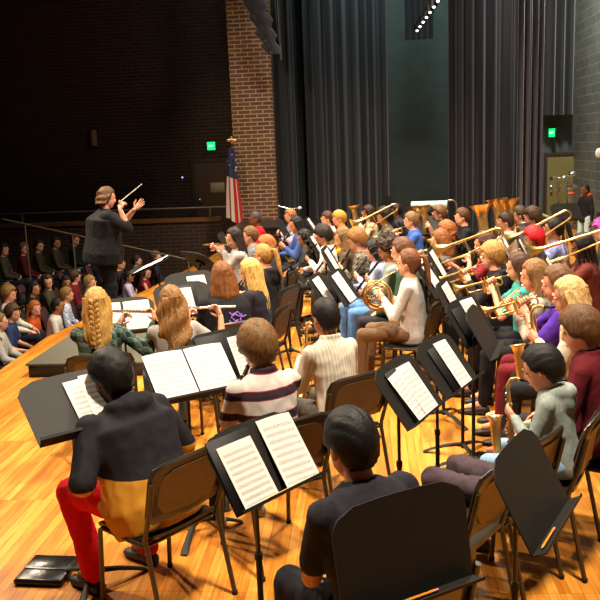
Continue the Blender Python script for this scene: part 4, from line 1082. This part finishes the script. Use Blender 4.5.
# ------------------------------------------------------------------ conductor (stands on the podium, faces upstage = screen right)
b = MB()
q = [P(25, 363, .15), P(58, 340, .15)]
pa = P(25, 364, .15); lft = pa.dot(RX) ; fr = pa.dot(RY)
b.box((lft + .85, fr + .95, .075), (1.7, 1.9, .15), bev=.006)
pod = tag(hobj('podium', MB().box((lft + .85, fr + .95, .139), (1.7, 1.9, .022), bev=.004), mat('podium_carpet', '#4d4a3e', .95, nscale=90, bump=.3)), 'low grey carpeted conductor podium at the edge of the stage', 'podium')
o = build('skirt_board', MB().box((lft + .85, fr + .95, .064), (1.66, 1.86, .128), bev=.004), mat('podium_edge', '#1e1a15', .6), pod)

cs = .99; cyaw = -70
S_ = 'sit'
ho, rh = head_off(cs, 6, 12, pose='stand')
hp = P(107, 198, ho.z + .15); yw = R(cyaw); off = Matrix.Rotation(yw, 3, 'Z') @ V((ho.x, ho.y, 0))
root = V((hp.x - off.x, hp.y - off.y, .15))
def loc(px, py, dist_from): # point at the body's distance seen at the pixel, in the figure's own frame
    w_ = Q(px, py, dist_from); return Matrix.Rotation(-yw, 3, 'Z') @ (w_ - root)
wr = loc(120, 209, hp.y - .20); wl = loc(135, 209, hp.y + .12)
cond = person('conductor, a person in a black blazer with a bob, baton raised, standing on the podium', root, yw, cs, 'stand', 6, 12, 0, 0, w=1.9, hk=1.08, vox=.008, skinc='#cf9478', hair='wavy', hairkw=dict(length=.15, wave=.007, width=1.12), hc='#5a3a1c', shirt='#17171a', sleeve='threeq',
              pants='#101013', shoes='#0e0e0e', hands={1: wr, -1: wl}, poles={1: V((.15, .45, -1)), -1: V((-.1, .6, -1))}, legs=True,
              gesture={1: (V((-.25, .45, .75)), V((-.6, .7, -.2)), 1, 1.5), -1: (V((.15, .75, .65)), V((.75, .1, .5)), -1, .12, 4.5)}, hem=.06)
# bracelet
E = cond['E']; S0, e0, W0 = cond['arms'][-1]; d0 = (W0 - e0).normalized(); pcn = W0 - d0 * .02
qq = V((0, 0, 1)).rotation_difference(d0).to_matrix()
build('bracelet', MB().tube([pcn + qq @ V((.030 * math.cos(2 * PI * i / 14), .030 * math.sin(2 * PI * i / 14), 0)) for i in range(14)], .004, 6, True), RUBBER, E)
Mw = Matrix.Translation(root) @ Matrix.Rotation(yw, 4, 'Z')
S1, e1, W1 = cond['arms'][1]; grip_w = Mw @ (W1 + (W1 - e1).normalized() * .07 + V((0, .03, .02))); tipw = Q(142, 184, grip_w.y + .02)
E = empty('baton', 'white conducting baton held up by the conductor', 'baton', None, grip_w)
dd = tipw - grip_w
build('shaft', MB().tube([dd * -.04, dd], [.0055, .0035], 8), mat('baton_white', '#e6e2da', .5), E); build('handle', MB().ell(dd * -.03, (.014, .014, .028)), mat('baton_cork', '#b08a58', .7), E)

# standing boy in black jacket at the back right, his legs in pale jeans
def standQ(px, py, Y, yaw, lab, **kw):
    s = kw.pop('s', .9); ho, rh = head_off(s, 1, 5, pose='stand'); w_ = Q(px, py, Y)
    s2 = s * (w_.z / ho.z); ho, rh = head_off(s2, 1, 5, pose='stand'); off = Matrix.Rotation(R(yaw), 3, 'Z') @ V((ho.x, ho.y, 0))
    print('stander scale', s2)
    return person(lab, (w_.x - off.x, w_.y - off.y, 0), R(yaw), s2, 'stand', 1, 5, **kw)
sb = standQ(585, 190, 15.2, 110, 'boy in a black jacket with orange hood, standing at the back right', vox=.014, skinc=DARK, hair='buzz', hc='#120d0c', shirt='#17161c', pants='#a9c4c8', hem=.04, w=1.05)
c_ = sb['neck']; build('hood', MB().tube([c_ + V((.085 * math.cos(t), -.07 * math.sin(t) - .02, .02 - .02 * math.sin(t))) for t in [PI * q / 8 for q in range(-1, 10)]], .038, 10), fabric('#b5481c'), sb['E'])

# ------------------------------------------------------------------ audience in the dark house (they face the stage)
SEAT = [None]
def mk_seat():
    E = empty('theatre_seat'); red = mat('seat_plush', '#380b10', .9, nscale=40)
    build('cushion', MB().box((0, .02, .42), (.48, .46, .12), bev=.04), red, E)
    b = MB(); rings = []
    for z, w, y in ((.36, .22, -.22), (.6, .245, -.26), (.85, .24, -.32), (.93, .20, -.34), (.955, .12, -.345)):
        rings.append([V((w * math.cos(a), y + .05 * math.sin(a) * (1 if z < .9 else .6), z)) for a in [2 * PI * j / 16 for j in range(16)]])
    build('backrest', b.loft(rings), red, E)
    for sx in (-1, 1):
        l = build('armrest', MB().box((sx * .27, 0, .60), (.05, .34, .04), bev=.012), FRAME, E); build('support', MB().box((sx * .27, -.05, .30), (.04, .30, .58), bev=.008), FRAME, l)
    return E
AROOTS = []
def aud(px, py, who, back=.42, hc='#2a1a10', hair='short', shirt='#333338', skinc=FAIR, s=.92, yaw=-82, seat=True, row=None, turn=0, lean=4, bend=6, **kw):
    ho, rh = head_off(s, lean, bend, turn=turn); hp = P(px, py, ho.z + HF); sz = .45
    if hp.dot(RX) > edge_x(hp.dot(RY)) - .70:       # keep clear of the stage lip: further along the sight line, sitting lower
        d = ray(px, py)
        for k in range(400):
            hp = CP + d * (6 + .03 * k)
            if hp.dot(RX) < edge_x(hp.dot(RY)) - .70 and hp.y > 6: break
        sz = .45 + hp.z - (ho.z + HF)
    yw = R(yaw); off = Matrix.Rotation(yw, 3, 'Z') @ V((ho.x, ho.y, 0)); root = V((hp.x - off.x, hp.y - off.y, HF)); d = (hp - CP).normalized()
    for k in range(60):
        if sz < .12 or all((root - q).length > .46 for q in AROOTS): break
        hp = hp + d * .04; sz += d.z * .04; root = V((hp.x - off.x, hp.y - off.y, HF))
    AROOTS.append(root)
    D = hp.y
    person(who, root, yw, s, 'sit', lean, bend, turn, 0, vox=.0145 if D < 11 else .018, hk=1.08, skinc=skinc, hair=hair, hc=hc, shirt=shirt, pants=kw.pop('pants', '#1c1c26'), fingers=D < 12, sitz=sz, **kw)
    if seat:
        if SEAT[0] is None: SEAT[0] = mk_seat()
        inst(SEAT[0], 'red theatre seat under the ' + who, 'theatre seat', 'theatre seats in the house', Matrix.Translation(root) @ Matrix.Rotation(yw, 4, 'Z') @ Matrix.Translation((0, .04, sz - .45)))
aud(0, 322, 'child with a shaved head and grey jacket', hair='buzz', hc='#7a5a40', shirt='#a8a49a', turn=10)
aud(13, 313, 'bowl-haired boy in a navy shirt', hair='mop', hc='#4a3420', shirt='#27365a', sleeve='short', turn=-20, lean=12)
aud(9, 294, 'boy with tousled blond hair and white shirt', hair='mop', hc='#7a5c2c', shirt='#cfc8bc', turn=-5)
aud(35, 309, 'girl with long ginger hair and orange sweater', hair='long', hc='#a5602a', shirt='#b04a1c', turn=-45, lean=10)
aud(58, 306, 'boy with dark cropped hair and white tee', hair='buzz', hc='#1a120e', shirt='#c9c2b8', skinc=MID, sleeve='short', lean=12)
aud(67, 295, 'boy in a blue and white plaid shirt', hair='short', hc='#8a6434', shirtm=BPLAID, turn=12, lean=8)
aud(34, 289, 'dark-haired girl in a black top resting her chin', hair='long', hc='#17110f', shirt='#1c1a1c', turn=-30, skinc=TAN)
aud(25, 301, 'person with dark hair and olive jacket, back turned', hair='bob', hc='#1f1812', shirt='#2f3324', turn=20)
aud(48, 282, 'smiling girl with long brown hair facing the camera', hair='long', hc='#3a2618', shirt='#3f3c2c', turn=-75)
aud(66, 283, 'dark-haired child behind the plaid shirt boy', hair='short', hc='#15100e', shirt='#201c1e', turn=-60, skinc=MID)
aud(75, 277, 'brown-haired boy in a maroon top', hair='short', hc='#3f2c1c', shirt='#6a1620', turn=30)
aud(-4, 346, 'person in black tee cut by the left edge', hair='short', hc='#241a14', shirt='#141216', sleeve='short')
aud(129, 277, 'small girl in a pale lavender shirt', hair='pony', hc='#1f1610', shirt='#b8b0c8', skinc=MID, turn=-20, s=.84)
aud(146, 273, 'girl in a sleeveless red top', hair='long', hc='#4a3322', shirt='#7a121c', sleeve='none', turn=-30)
aud(120, 264, 'short-haired person just right of the conductor', hair='short', hc='#4a3628', shirt='#2a2428', turn=-20)
aud(156, 257, 'grey-haired person beyond the score desk', hair='short', hc='#5a5046', shirt='#262428', turn=-10)
aud(137, 261, 'dark-haired person between the score desk and the conductor', hair='short', hc='#231a14', shirt='#3a2428', turn=-10)
aud(90, 283, 'blond child partly behind the conductor', hair='short', hc='#8a7038', shirt='#5a5a40', turn=-10)
AD = dict(s=1.0, yaw=-80, turn=-35)
aud(4, 250, 'dark-bobbed adult in the dark left rows', hair='bob', hc='#20160f', shirt='#3f3a32', **AD)
aud(24, 249, 'adult in a maroon sweater in the dark rows', hair='short', hc='#5a4434', shirt='#4a1218', **AD)
aud(39, 246, 'dark-haired adult in an olive top', hair='short', hc='#1a1410', shirt='#35301f', **AD)
aud(56, 243, 'adult in a brown shirt in the dark rows', hair='short', hc='#241a14', shirt='#3f3526', skinc=TAN, **AD)
aud(75, 240, 'adult in a dark green jacket', hair='short', hc='#3a2c22', shirt='#16201a', **AD)
aud(1, 235, 'bald adult in the upper dark rows at left', hair='none', shirt='#201c1e', **AD)
aud(18, 231, 'adult with brown hair in the upper dark rows', hair='short', hc='#3a2818', shirt='#241f20', **AD)
aud(42, 231, 'adult with grey hair in the upper dark rows', hair='short', hc='#4a4038', shirt='#1f1c22', **AD)

for i in range(9):
    p = Q(2 + 13 * i, 273 - .4 * i, 11.6 + .42 * i); row = (p.x - .02 * i, p.y)
    inst(SEAT[0], 'empty dark red theatre seat in the row behind the children', 'theatre seat', 'empty theatre seats', Matrix.Translation((p.x, p.y, HF)) @ Matrix.Rotation(R(-82), 4, 'Z'))
# ------------------------------------------------------------------ music stands
STP = [None]
def place_stand(px, py, z, nrm, label, tilt=0, group='music stands', roll=0, k=1.0):
    """px,py: middle of the desk seen in the frame, z: its height; nrm: direction the desk faces (degrees, 0 = screen right, -90 = to the camera)"""
    if STP[0] is None: STP[0] = mk_stand()
    p = P(px, py, z); yaw = R(nrm + 90)
    M = Matrix.Translation((p.x, p.y, 0)) @ Matrix.Rotation(yaw, 4, 'Z')
    o = inst(STP[0], label, 'music stand', group, M)
    # children meshes are shared; desk parts move up or down by height, tilt about the desk centre
    for ch in o.children:
        n = ch.name.split('.')[0]
        if n in ('desk', 'ledge', 'bracket', 'upper_tube'):
            T = Matrix.Translation((0, 0, z)) @ Matrix.Rotation(-R(tilt), 4, 'X') @ Matrix.Scale(k, 4) @ Matrix.Translation((0, 0, -1.0)) if n != 'upper_tube' else Matrix.Translation((0, 0, z - 1.0))
            ch.location = T.to_translation(); ch.rotation_euler = T.to_euler(); 
            if n != 'upper_tube': ch.scale = (k, k, k)
    D = M @ Matrix.Translation((0, 0, z)) @ Matrix.Rotation(-R(32 + tilt), 4, 'X') @ Matrix.Scale(k, 4)
    return o, D
def music(D, x, w, h, label, cat='sheet music', rz=0, curl=.006, z=-.165, y=-.008, group='sheet music on the stands', m=None):
    M = D @ Matrix.Translation((x, y, z)) @ Matrix.Rotation(R(rz), 4, 'Y')
    return sheet('sheet_music', M, w, h, curl, lab=label, cat=cat, group=group, m=m)
def folder(D, x, w, h, label, y=-.004):
    b = MB(); b.box((0, 0, h / 2), (w, .008, h), bev=.003); o = build('music_folder', b, mat('folder_black', '#0d0d10', .6, spec=.25), None)
    M = D @ Matrix.Translation((x, y - .004, -.165)); o.matrix_world = M; o.location, q_, s_ = M.decompose(); o.rotation_euler = q_.to_euler(); o.scale = s_
    tag(o, label, 'folder'); return o
def pencil(D, x, ln, label, rz=0):
    M = D @ Matrix.Translation((x, -.030, -.158)); E = empty('pencil', label, 'pencil'); E.location, q_, s_ = M.decompose(); E.rotation_euler = q_.to_euler()
    build('barrel', MB().tube([(-ln / 2, 0, 0), (ln / 2 - .02, 0, 0)], .0042, 6), mat('pencil_yellow', '#e08a10', .4), E)
    build('tip', MB().tube([(-ln / 2, 0, 0), (-ln / 2 - .016, 0, 0)], [.004, .0008], 6), mat('pencil_wood', '#c09a68', .6), E)
    build('eraser', MB().tube([(ln / 2 - .02, 0, 0), (ln / 2, 0, 0)], .0045, 8), mat('eraser', '#c87a78', .6), E)

o, D = place_stand(82, 402, 1.02, -52, 'black music stand left of the boy in the mustard hoodie, turned flat', 18, k=1.12)
music(D, .06, .22, .28, 'printed sheet music on the flat stand by the hooded boy', rz=0); music(D, .11, .20, .29, 'second page of music on the flat stand by the hooded boy', rz=3, y=-.014)
o, D = place_stand(190, 372, 1.0, -58, 'black stand carrying a wide open white music book', 12)
music(D, -.125, .24, .31, 'left page of the open music book beside the mustard hoodie', 'book page', y=-.012, curl=.012); music(D, .125, .24, .31, 'right page of the open music book in front of the striped polo', 'book page', y=-.012, curl=.012)
o, D = place_stand(263, 458, 1.0, -42, 'black stand with spiral folder, two pages and a pencil in front of the nearest boy', 2, k=.97)
folder(D, -.13, .24, .31, 'black spiral folder open on the stand in front of the nearest boy')
music(D, -.12, .19, .27, 'music page in the spiral folder on the front centre stand', y=-.016); music(D, .12, .20, .31, 'loose curled music page right of the spiral folder on the front centre stand', rz=4, curl=.02)
pencil(D, 0, .17, 'orange pencil lying on the ledge of the front centre stand')
o, D = place_stand(408, 388, .98, -30, 'black stand with folded sheets in front of the denim hoodie boy, lower of the pair', 4)
folder(D, -.02, .26, .29, 'black folder on the lower of the paired stands'); music(D, -.05, .17, .27, 'folded sheet music on the lower of the paired stands', rz=-5, y=-.016); music(D, .04, .17, .28, 'lined sheet music on the right half of the lower paired stand', rz=2, y=-.02)
o, D = place_stand(446, 363, .98, -32, 'black stand with one sheet and folder, upper of the pair', 4)
folder(D, -.02, .22, .28, 'black folder on the upper of the paired stands'); music(D, .03, .17, .29, 'lined sheet music on the upper of the paired stands', rz=3, y=-.016)
o, D = place_stand(470, 320, 1.0, -36, 'black stand with a leaning white page in front of the maroon quarter-zip boy', 0)
folder(D, -.09, .2, .28, 'black folder on the stand right of the floor gap'); music(D, .06, .20, .31, 'white page on the stand in front of the cream cardigan girl', rz=2, y=-.014)
o, D = place_stand(531, 484, .98, -32, 'empty black stand with a pencil at lower right of the picture', -4, k=1.0)
pencil(D, -.13, .15, 'orange pencil on the ledge of the empty lower right stand')
o, D = place_stand(405, 545, .98, -62, 'empty black stand at the bottom of the picture nearest the camera', -22, k=1.0)
pencil(D, .0, .17, 'orange pencil on the ledge of the stand nearest the camera')
# flutes
o, D = place_stand(124, 316, .95, -70, 'black stand with white pages in front of the girl with the braid', 8); music(D, -.12, .21, .29, 'white page left of the braid on the flute stand'); music(D, .11, .21, .29, 'white page right of the braid on the flute stand')
o, D = place_stand(184, 300, .97, -64, 'black stand with a lined sheet left of the auburn-haired girl', 0); folder(D, -.03, .3, .30, 'black folder under the lined sheet by the auburn-haired girl'); music(D, -.02, .20, .27, 'lined sheet on the stand by the auburn-haired girl', y=-.016)
o, D = place_stand(193, 288, 1.0, -60, 'black stand with clipped white page behind the lined sheet', 0); music(D, .05, .18, .28, 'white page clipped to the stand behind the lined sheet')
o, D = place_stand(226, 355, .95, -50, 'black stand with a thick black binder in front of the striped polo boy', -4); folder(D, -.06, .27, .31, 'thick black binder on the stand of the striped polo boy'); music(D, .12, .16, .27, 'white page beside the thick black binder', y=-.012)
# conductor's desk: broad, nearly flat
o, D = place_stand(153, 265, 1.10, 178, 'black conductor desk with an open white score, beside the podium', 34, k=1.05)
music(D, -.12, .24, .32, 'left page of the open score on the conductor desk', y=-.012); music(D, .12, .24, .32, 'right page of the open score on the conductor desk', y=-.012)
o, D = place_stand(201, 262, 1.12, 40, 'tall black stand with pages, seen against the dark wall left of the flutist', 14); music(D, 0, .40, .24, 'wide pages on the tall stand against the dark wall')
# interior of the band: many stands, seen from behind or edge on
ST = [(292, 267, .98, 10, 'black stand seen from behind in front of the white-shirted clarinet boy', 0),
 (331, 260, .98, -8, 'black stand with white page edge on, left of the shaggy plaid boy', 1),
 (343, 286, .98, -16, 'black stand with a long white page in front of the lavender sweater', 1),
 (324, 290, .96, -12, 'black stand with a narrow white page behind the knit sweater boy', 1),
 (226, 243, .98, 0, 'black stand left of the dark-haired flutist', 0),
 (283, 228, .98, -5, 'black stand in front of the blue-shirted girl', 0),
 (312, 226, .98, -5, 'black stand with a pale top page by the blue-shirted girl', 1),
 (316, 246, .98, -5, 'black stand between the small bob-haired girl and the white shirt', 1),
 (432, 279, 1.0, -18, 'black stand with a bright page left of the maroon tee trombonist', 1),
 (450, 300, 1.0, -18, 'black stand with a bright page above the floor gap', 1),
 (437, 262, 1.0, -14, 'black stand in front of the reddish-haired trumpeter', 1),
 (400, 223, 1.0, 0, 'black stand behind the brown afro', 0),
 (386, 204, 1.05, 200, 'tall dark stand at the back against the curtain', 0),
 (428, 226, 1.0, -90, 'dark stand facing forward behind the ginger hair', 0),
 (464, 242, 1.0, -10, 'dark stand between the ginger hair and the maroon tee', 0),
 (503, 247, 1.0, -16, 'black stand with a slanted white page right of the blond mop', 1),
 (524, 250, 1.0, -14, 'black stand with a white page below the right tuba', 1),
 (545, 262, 1.0, -14, 'black stand below the lavender floral shirt', 0),
 (553, 271, 1.02, -16, 'black stand with a tall white page left of the maroon jacket girl', 1),
 (482, 330, .98, -16, 'black stand partly behind the leaning white page', 0),
 (566, 212, 1.0, -80, 'dark stand beside the standing boy in the black jacket', 0),
 (606, 222, 1.0, -30, 'dark stand cut by the right edge beside the pink hair', 0)]
for px, py, z, nr, lab, pg in ST:
    o, D = place_stand(px, py, z, nr - 4, lab, random.uniform(-6, 6))
    if pg: music(D, random.uniform(-.05, .05), .22, .30, 'white page on the ' + lab[6:], rz=random.uniform(-4, 4))

# ------------------------------------------------------------------ things on the floor and around
f = P(48, 574, 0); E = empty('gig_bag', 'flat black case lying on the floor at lower left', 'case', None, (f.x, f.y, 0), R(-8))
build('shell', MB().box((0, 0, .018), (.27, .26, .040), bev=.012), mat('case_vinyl', '#141013', .3, bump=.4, nscale=14), E); build('flap', MB().box((0, .05, .043), (.25, .14, .008), bev=.004), mat('case_vinyl', '#141013', .3), E)
# plum coat on the empty chair
c = P(474, 492, .5); mb = MB()
cx = P(488, 497, .45)
fw = V((-math.sin(R(47)), math.cos(R(47)), 0)); sw = V((fw.y, -fw.x, 0))
B0 = V((cx.x, cx.y, .47)) - fw * .05
for k in (-1, 1):
    mb.capsule(B0 + sw * .09 * k + V((0, 0, .045)) - fw * .02, B0 + sw * .11 * k + fw * .30 + V((0, 0, .05)), .075, .062); mb.capsule(B0 + sw * .11 * k + fw * .30 + V((0, 0, .05)), B0 + sw * .12 * k + fw * .31 + V((0, 0, -.30)), .06, .045)
me = remesh(mb, .012, 4, .012, 8, 3); me.materials.append(fabric('#41343a')); smooth(me, 80); o = bpy.data.objects.new('coat', me); COL.objects.link(o); tag(o, 'plum-grey coat heaped over the front of the empty lower right chair', 'coat')

# grand piano behind the clarinets
c = Q(288, 226, 14.9); E = empty('grand_piano', 'long black grand piano between the brick pillar and the curtains', 'piano', None, (c.x, c.y, 0), -YAW)
bl = mat('piano_black', '#131418', .3, spec=.5)
ol = [(-.95, -.7), (.75, -.7), (.95, -.45), (.95, .0), (.80, .35), (.2, .5), (-.3, .75), (-.95, .78)]
zt = c.z + .08
build('body', MB().prism([(x, y, zt - .38) for x, y in ol], (0, 0, .30)), bl, E); build('lid', MB().prism([(x * 1.02, y * 1.02, zt - .06) for x, y in ol], (0, 0, .035)), bl, E)
build('fallboard', MB().box((-.60, -.74, zt - .2), (.5, .10, .16), bev=.01), mat('piano_gold', '#8a6020', .4), E)
for x, y in ((-.8, -.55), (.7, -.5), (-.5, .5)):
    l = build('leg', MB().lathe([(.05, .1), (.06, .3), (.075, zt - .38)], 12, (x, y, 0)), bl, E); build('caster', MB().lathe([(.02, .0), (.04, .03), (.04, .08), (.02, .1)], 12, (x, y, 0)), BRASS, l)
build('lyre', MB().box((-.1, -.3, .4), (.16, .06, .5), bev=.01), bl, E)
c1 = Q(286, 207, 14.6); cp = [c1 + V(x) for x in ((-.14, 0, .02), (0, 0, -.02), (.12, 0, -.04), (.22, 0, -.03))]
E = empty('gooseneck_lamp', 'thin pale curved lamp arm above the piano lid', 'lamp'); build('arm', MB().tube(cp, .014, 8), CHROME, E); build('head', MB().ell(cp[-1] + V((.03, 0, 0)), (.035, .03, .03)), mat('lamp_head', '#cfc8b8', .4), E); build('stem', MB().tube([cp[0], V((cp[0].x, cp[0].y, zt - .02))], .01, 8), CHROME, E)

# pale keyboard percussion and tube frame behind the last row
c = Q(430, 205, 14.6); E = empty('keyboard_percussion', 'pale covered keyboard percussion on a metal frame behind the last row', 'percussion', None, (c.x, c.y, 0), -YAW)
pl = mat('bar_cover', '#a9bab4', .5)
build('cover', MB().lathe([(.03, -.33), (.075, -.32), (.075, .32), (.03, .33)], 16, (-.02, 0, c.z), Matrix.Rotation(PI / 2, 3, 'Y')), pl, E)
build('tray', MB().box((-.02, .04, c.z - .13), (.66, .3, .08), bev=.01), mat('tray_wood', '#a07a30', .5), E)
build('frame', MB().tube([(-.3, 0, .03), (-.3, 0, c.z - .13)], .02, 8).tube([(.3, 0, .03), (.3, 0, c.z - .13)], .02, 8).tube([(-.3, 0, .3), (.3, 0, .3)], .02, 8), FRAME, E)
build('handle', MB().tube([(.30, 0, c.z + .07), (.42, 0, c.z + .08), (.47, 0, c.z + .03), (.49, 0, c.z - .12), (.49, 0, .03)], .016, 8), CHROME, E)

# percussion rack and cymbals at the far right
c = Q(562, 195, 13.6); E = empty('cymbal_rack', 'chrome percussion rack with small drums left of the standing boy', 'percussion', None, (c.x, c.y, 0), 0)
for x in (-.06, .10): build('post', MB().tube([(x, 0, .02), (x, 0, c.z + .22)], .02, 8), CHROME, E)
build('crossbar', MB().tube([(-.16, 0, c.z + .27), (.20, 0, c.z + .33)], .016, 8).tube([(-.12, -.05, c.z + .10), (.2, -.05, c.z + .12)], .016, 8), CHROME, E)
for x, z, r in ((-.15, .29, .07), (.03, .30, .06), (.16, .36, .06), (-.02, .10, .08), (.17, .14, .07)): build('small_drum', MB().lathe([(r, 0), (r, .05), (r * .9, .055)], 16, (x, -.03, c.z + z - .03)), CHROME, E)
build('orange_bell', MB().ell((.14, -.06, c.z + .02), (.07, .03, .03)), mat('orange_plastic', '#a2452a', .5), E)
build('base', MB().box((.02, 0, .03), (.5, .4, .05), bev=.02), FRAME, E)
c = Q(545, 193, 12.6); d = Q(560, 222, 12.6)
pts = [Q(536, 212, 12.4), Q(548, 217, 12.4), Q(556, 222, 12.4), Q(563, 231, 12.4)]
E = empty('boom_arm', 'pale curved boom arm of a stand behind the slicked-hair trombonist', 'stand arm'); build('arm', MB().tube(pts, .02, 8), mat('boom', '#9a9a98', .35), E); build('post', MB().tube([pts[-1], V((pts[-1].x, pts[-1].y, .0))], .016, 8), BLACK, E)
c = Q(599, 153, 15.0); E = empty('wall_bell', 'small round pale bell on the painted block wall at the right edge', 'bell', None, c, 0)
build('gong', MB().ell((0, 0, 0), (.07, .05, .09)), mat('bell_white', '#d8d4cc', .5), E); build('bracket', MB().box((.06, .02, 0), (.25, .04, .04)), FRAME, E)

# purple print on the auburn girl's tee: small raised flourish following the back
i_ = PEOPLE['c']; E = i_['E']; b = MB(); random.seed(3)
shirt = [o for o in E.children if o.name.startswith('shirt')][0]
def on_back(x, z):
    ok, h, n_, _ = shirt.ray_cast(V((x, -1.0, z)), V((0, 1, 0)))
    return h + n_ * .002 if ok else None
neckz = i_['neck'].z
for lp in ([(0, -.14), (.04, -.17), (.07, -.15), (.05, -.20), (.09, -.24), (.05, -.27), (.02, -.33)], [(0, -.14), (-.03, -.17), (0, -.2), (.03, -.24), (0, -.29), (-.02, -.25), (-.05, -.28)], [(-.04, -.13), (-.01, -.16), (.03, -.13), (.08, -.18), (.11, -.17)], [(.03, -.2), (-.03, -.22), (-.05, -.19), (-.02, -.26), (.05, -.3)]):
    pts = [on_back(x + .0, neckz + z) for x, z in lp]; pts = [p for p in pts if p]
    if len(pts) > 2: b.tube(pts, .0065, 5)
if b.v: build('printed_design', b, mat('purple_print', '#9a62c8', .7), E)
# white mark on the track pants
i_ = PEOPLE['tt']; E = i_['E']
tr = [o for o in E.children if o.name.startswith('trousers')][0]; sg = i_
pnt = V((-.12, .24, 1.2)); ok, h, n_, _ = tr.ray_cast(pnt, V((0, 0, -1)))
if ok:
    q = n_.orthogonal().normalized(); r_ = n_.cross(q); h += n_ * .004
    tri = [h + (q * math.cos(a) + r_ * math.sin(a)) * .022 for a in (0, 2.1, 4.2)]
    b = MB(); 
    for i in range(3): b.tube([tri[i], tri[(i + 1) % 3]], .003, 5)
    b.tube([tri[0], h, tri[1]], .0025, 5); build('logo_mark', b, mat('logo_white', '#e8e8e8', .6), E)

# ------------------------------------------------------------------ light
def area(name, loc_, target, size, power, col, spread=None, shape='DISK'):
    l = bpy.data.lights.new(name, 'AREA'); l.energy = power; l.color = col; l.shape = shape; l.size = size
    if spread: l.spread = R(spread)
    o = bpy.data.objects.new(name, l); COL.objects.link(o); o.location = loc_
    d = V(target) - V(loc_); o.rotation_euler = d.to_track_quat('-Z', 'Y').to_euler(); return o
def spot(name, loc_, target, power, col, ang=50, blend=.5, size=.12):
    l = bpy.data.lights.new(name, 'SPOT'); l.energy = power; l.color = col; l.spot_size = R(ang); l.spot_blend = blend; l.shadow_soft_size = size
    o = bpy.data.objects.new(name, l); COL.objects.link(o); o.location = loc_
    d = V(target) - V(loc_); o.rotation_euler = d.to_track_quat('-Z', 'Y').to_euler(); return o
W_ = (1, .82, .60)
spot('front_light_near', (-5.5, 7.0, 7.6), (.6, 4.6, .5), 2350, W_, 62, .6, .10)
spot('front_light_mid', (-6.0, 11.5, 7.6), (1.0, 7.5, .5), 3427, W_, 62, .6, .10)
spot('front_light_far', (-6.5, 8.5, 7.6), (2.0, 11.0, .5), 4435, W_, 60, .6, .10)
area('stage_fill_near', (1.0, 2.5, 8.2), (.2, 4.5, 0), .8, 452, (1, .84, .64), 105)  # soft overhead fills added to brighten the stage
area('stage_fill_mid', (2.0, 7.5, 8.2), (1.2, 8.2, 0), .8, 539, (1, .86, .68), 105)
area('stage_fill_far', (1.5, 12.5, 8.2), (1.2, 12.5, 0), .8, 539, (1, .86, .68), 105)
spot('back_light', (6.0, 8.0, 7.5), (0, 8, .8), 924, (1, .88, .72), 80, .7, .15)
spot('pillar_fill', (-4.5, 9.5, 7.8), (-1.0, 17.6, 2.6), 1210, (1, .82, .6), 34, .8, .2)  # unseen spot added to brighten the brick pillar
area('curtain_wash', (2.0, 12.5, 8.6), (2.5, 18.5, 3.5), 1.0, 81, (.85, .95, 1), 120)
area('cool_wash', (1.8, 16.8, 8.8), (1.8, 20.2, 5.5), 1.2, 156, (.6, .95, .95), 120)
area('wall_wash', (5.2, 15.6, 8.3), (7.2, 18.0, 3.2), .8, 420, (1, .97, .9), 120)
w = bpy.data.worlds.new('w'); SC.world = w; w.use_nodes = True
w.node_tree.nodes['Background'].inputs[0].default_value = (.9, .75, .6, 1); w.node_tree.nodes['Background'].inputs[1].default_value = .035
SC.view_settings.view_transform = 'Standard'; SC.view_settings.look = 'None'; SC.view_settings.exposure = 0; SC.view_settings.gamma = 1
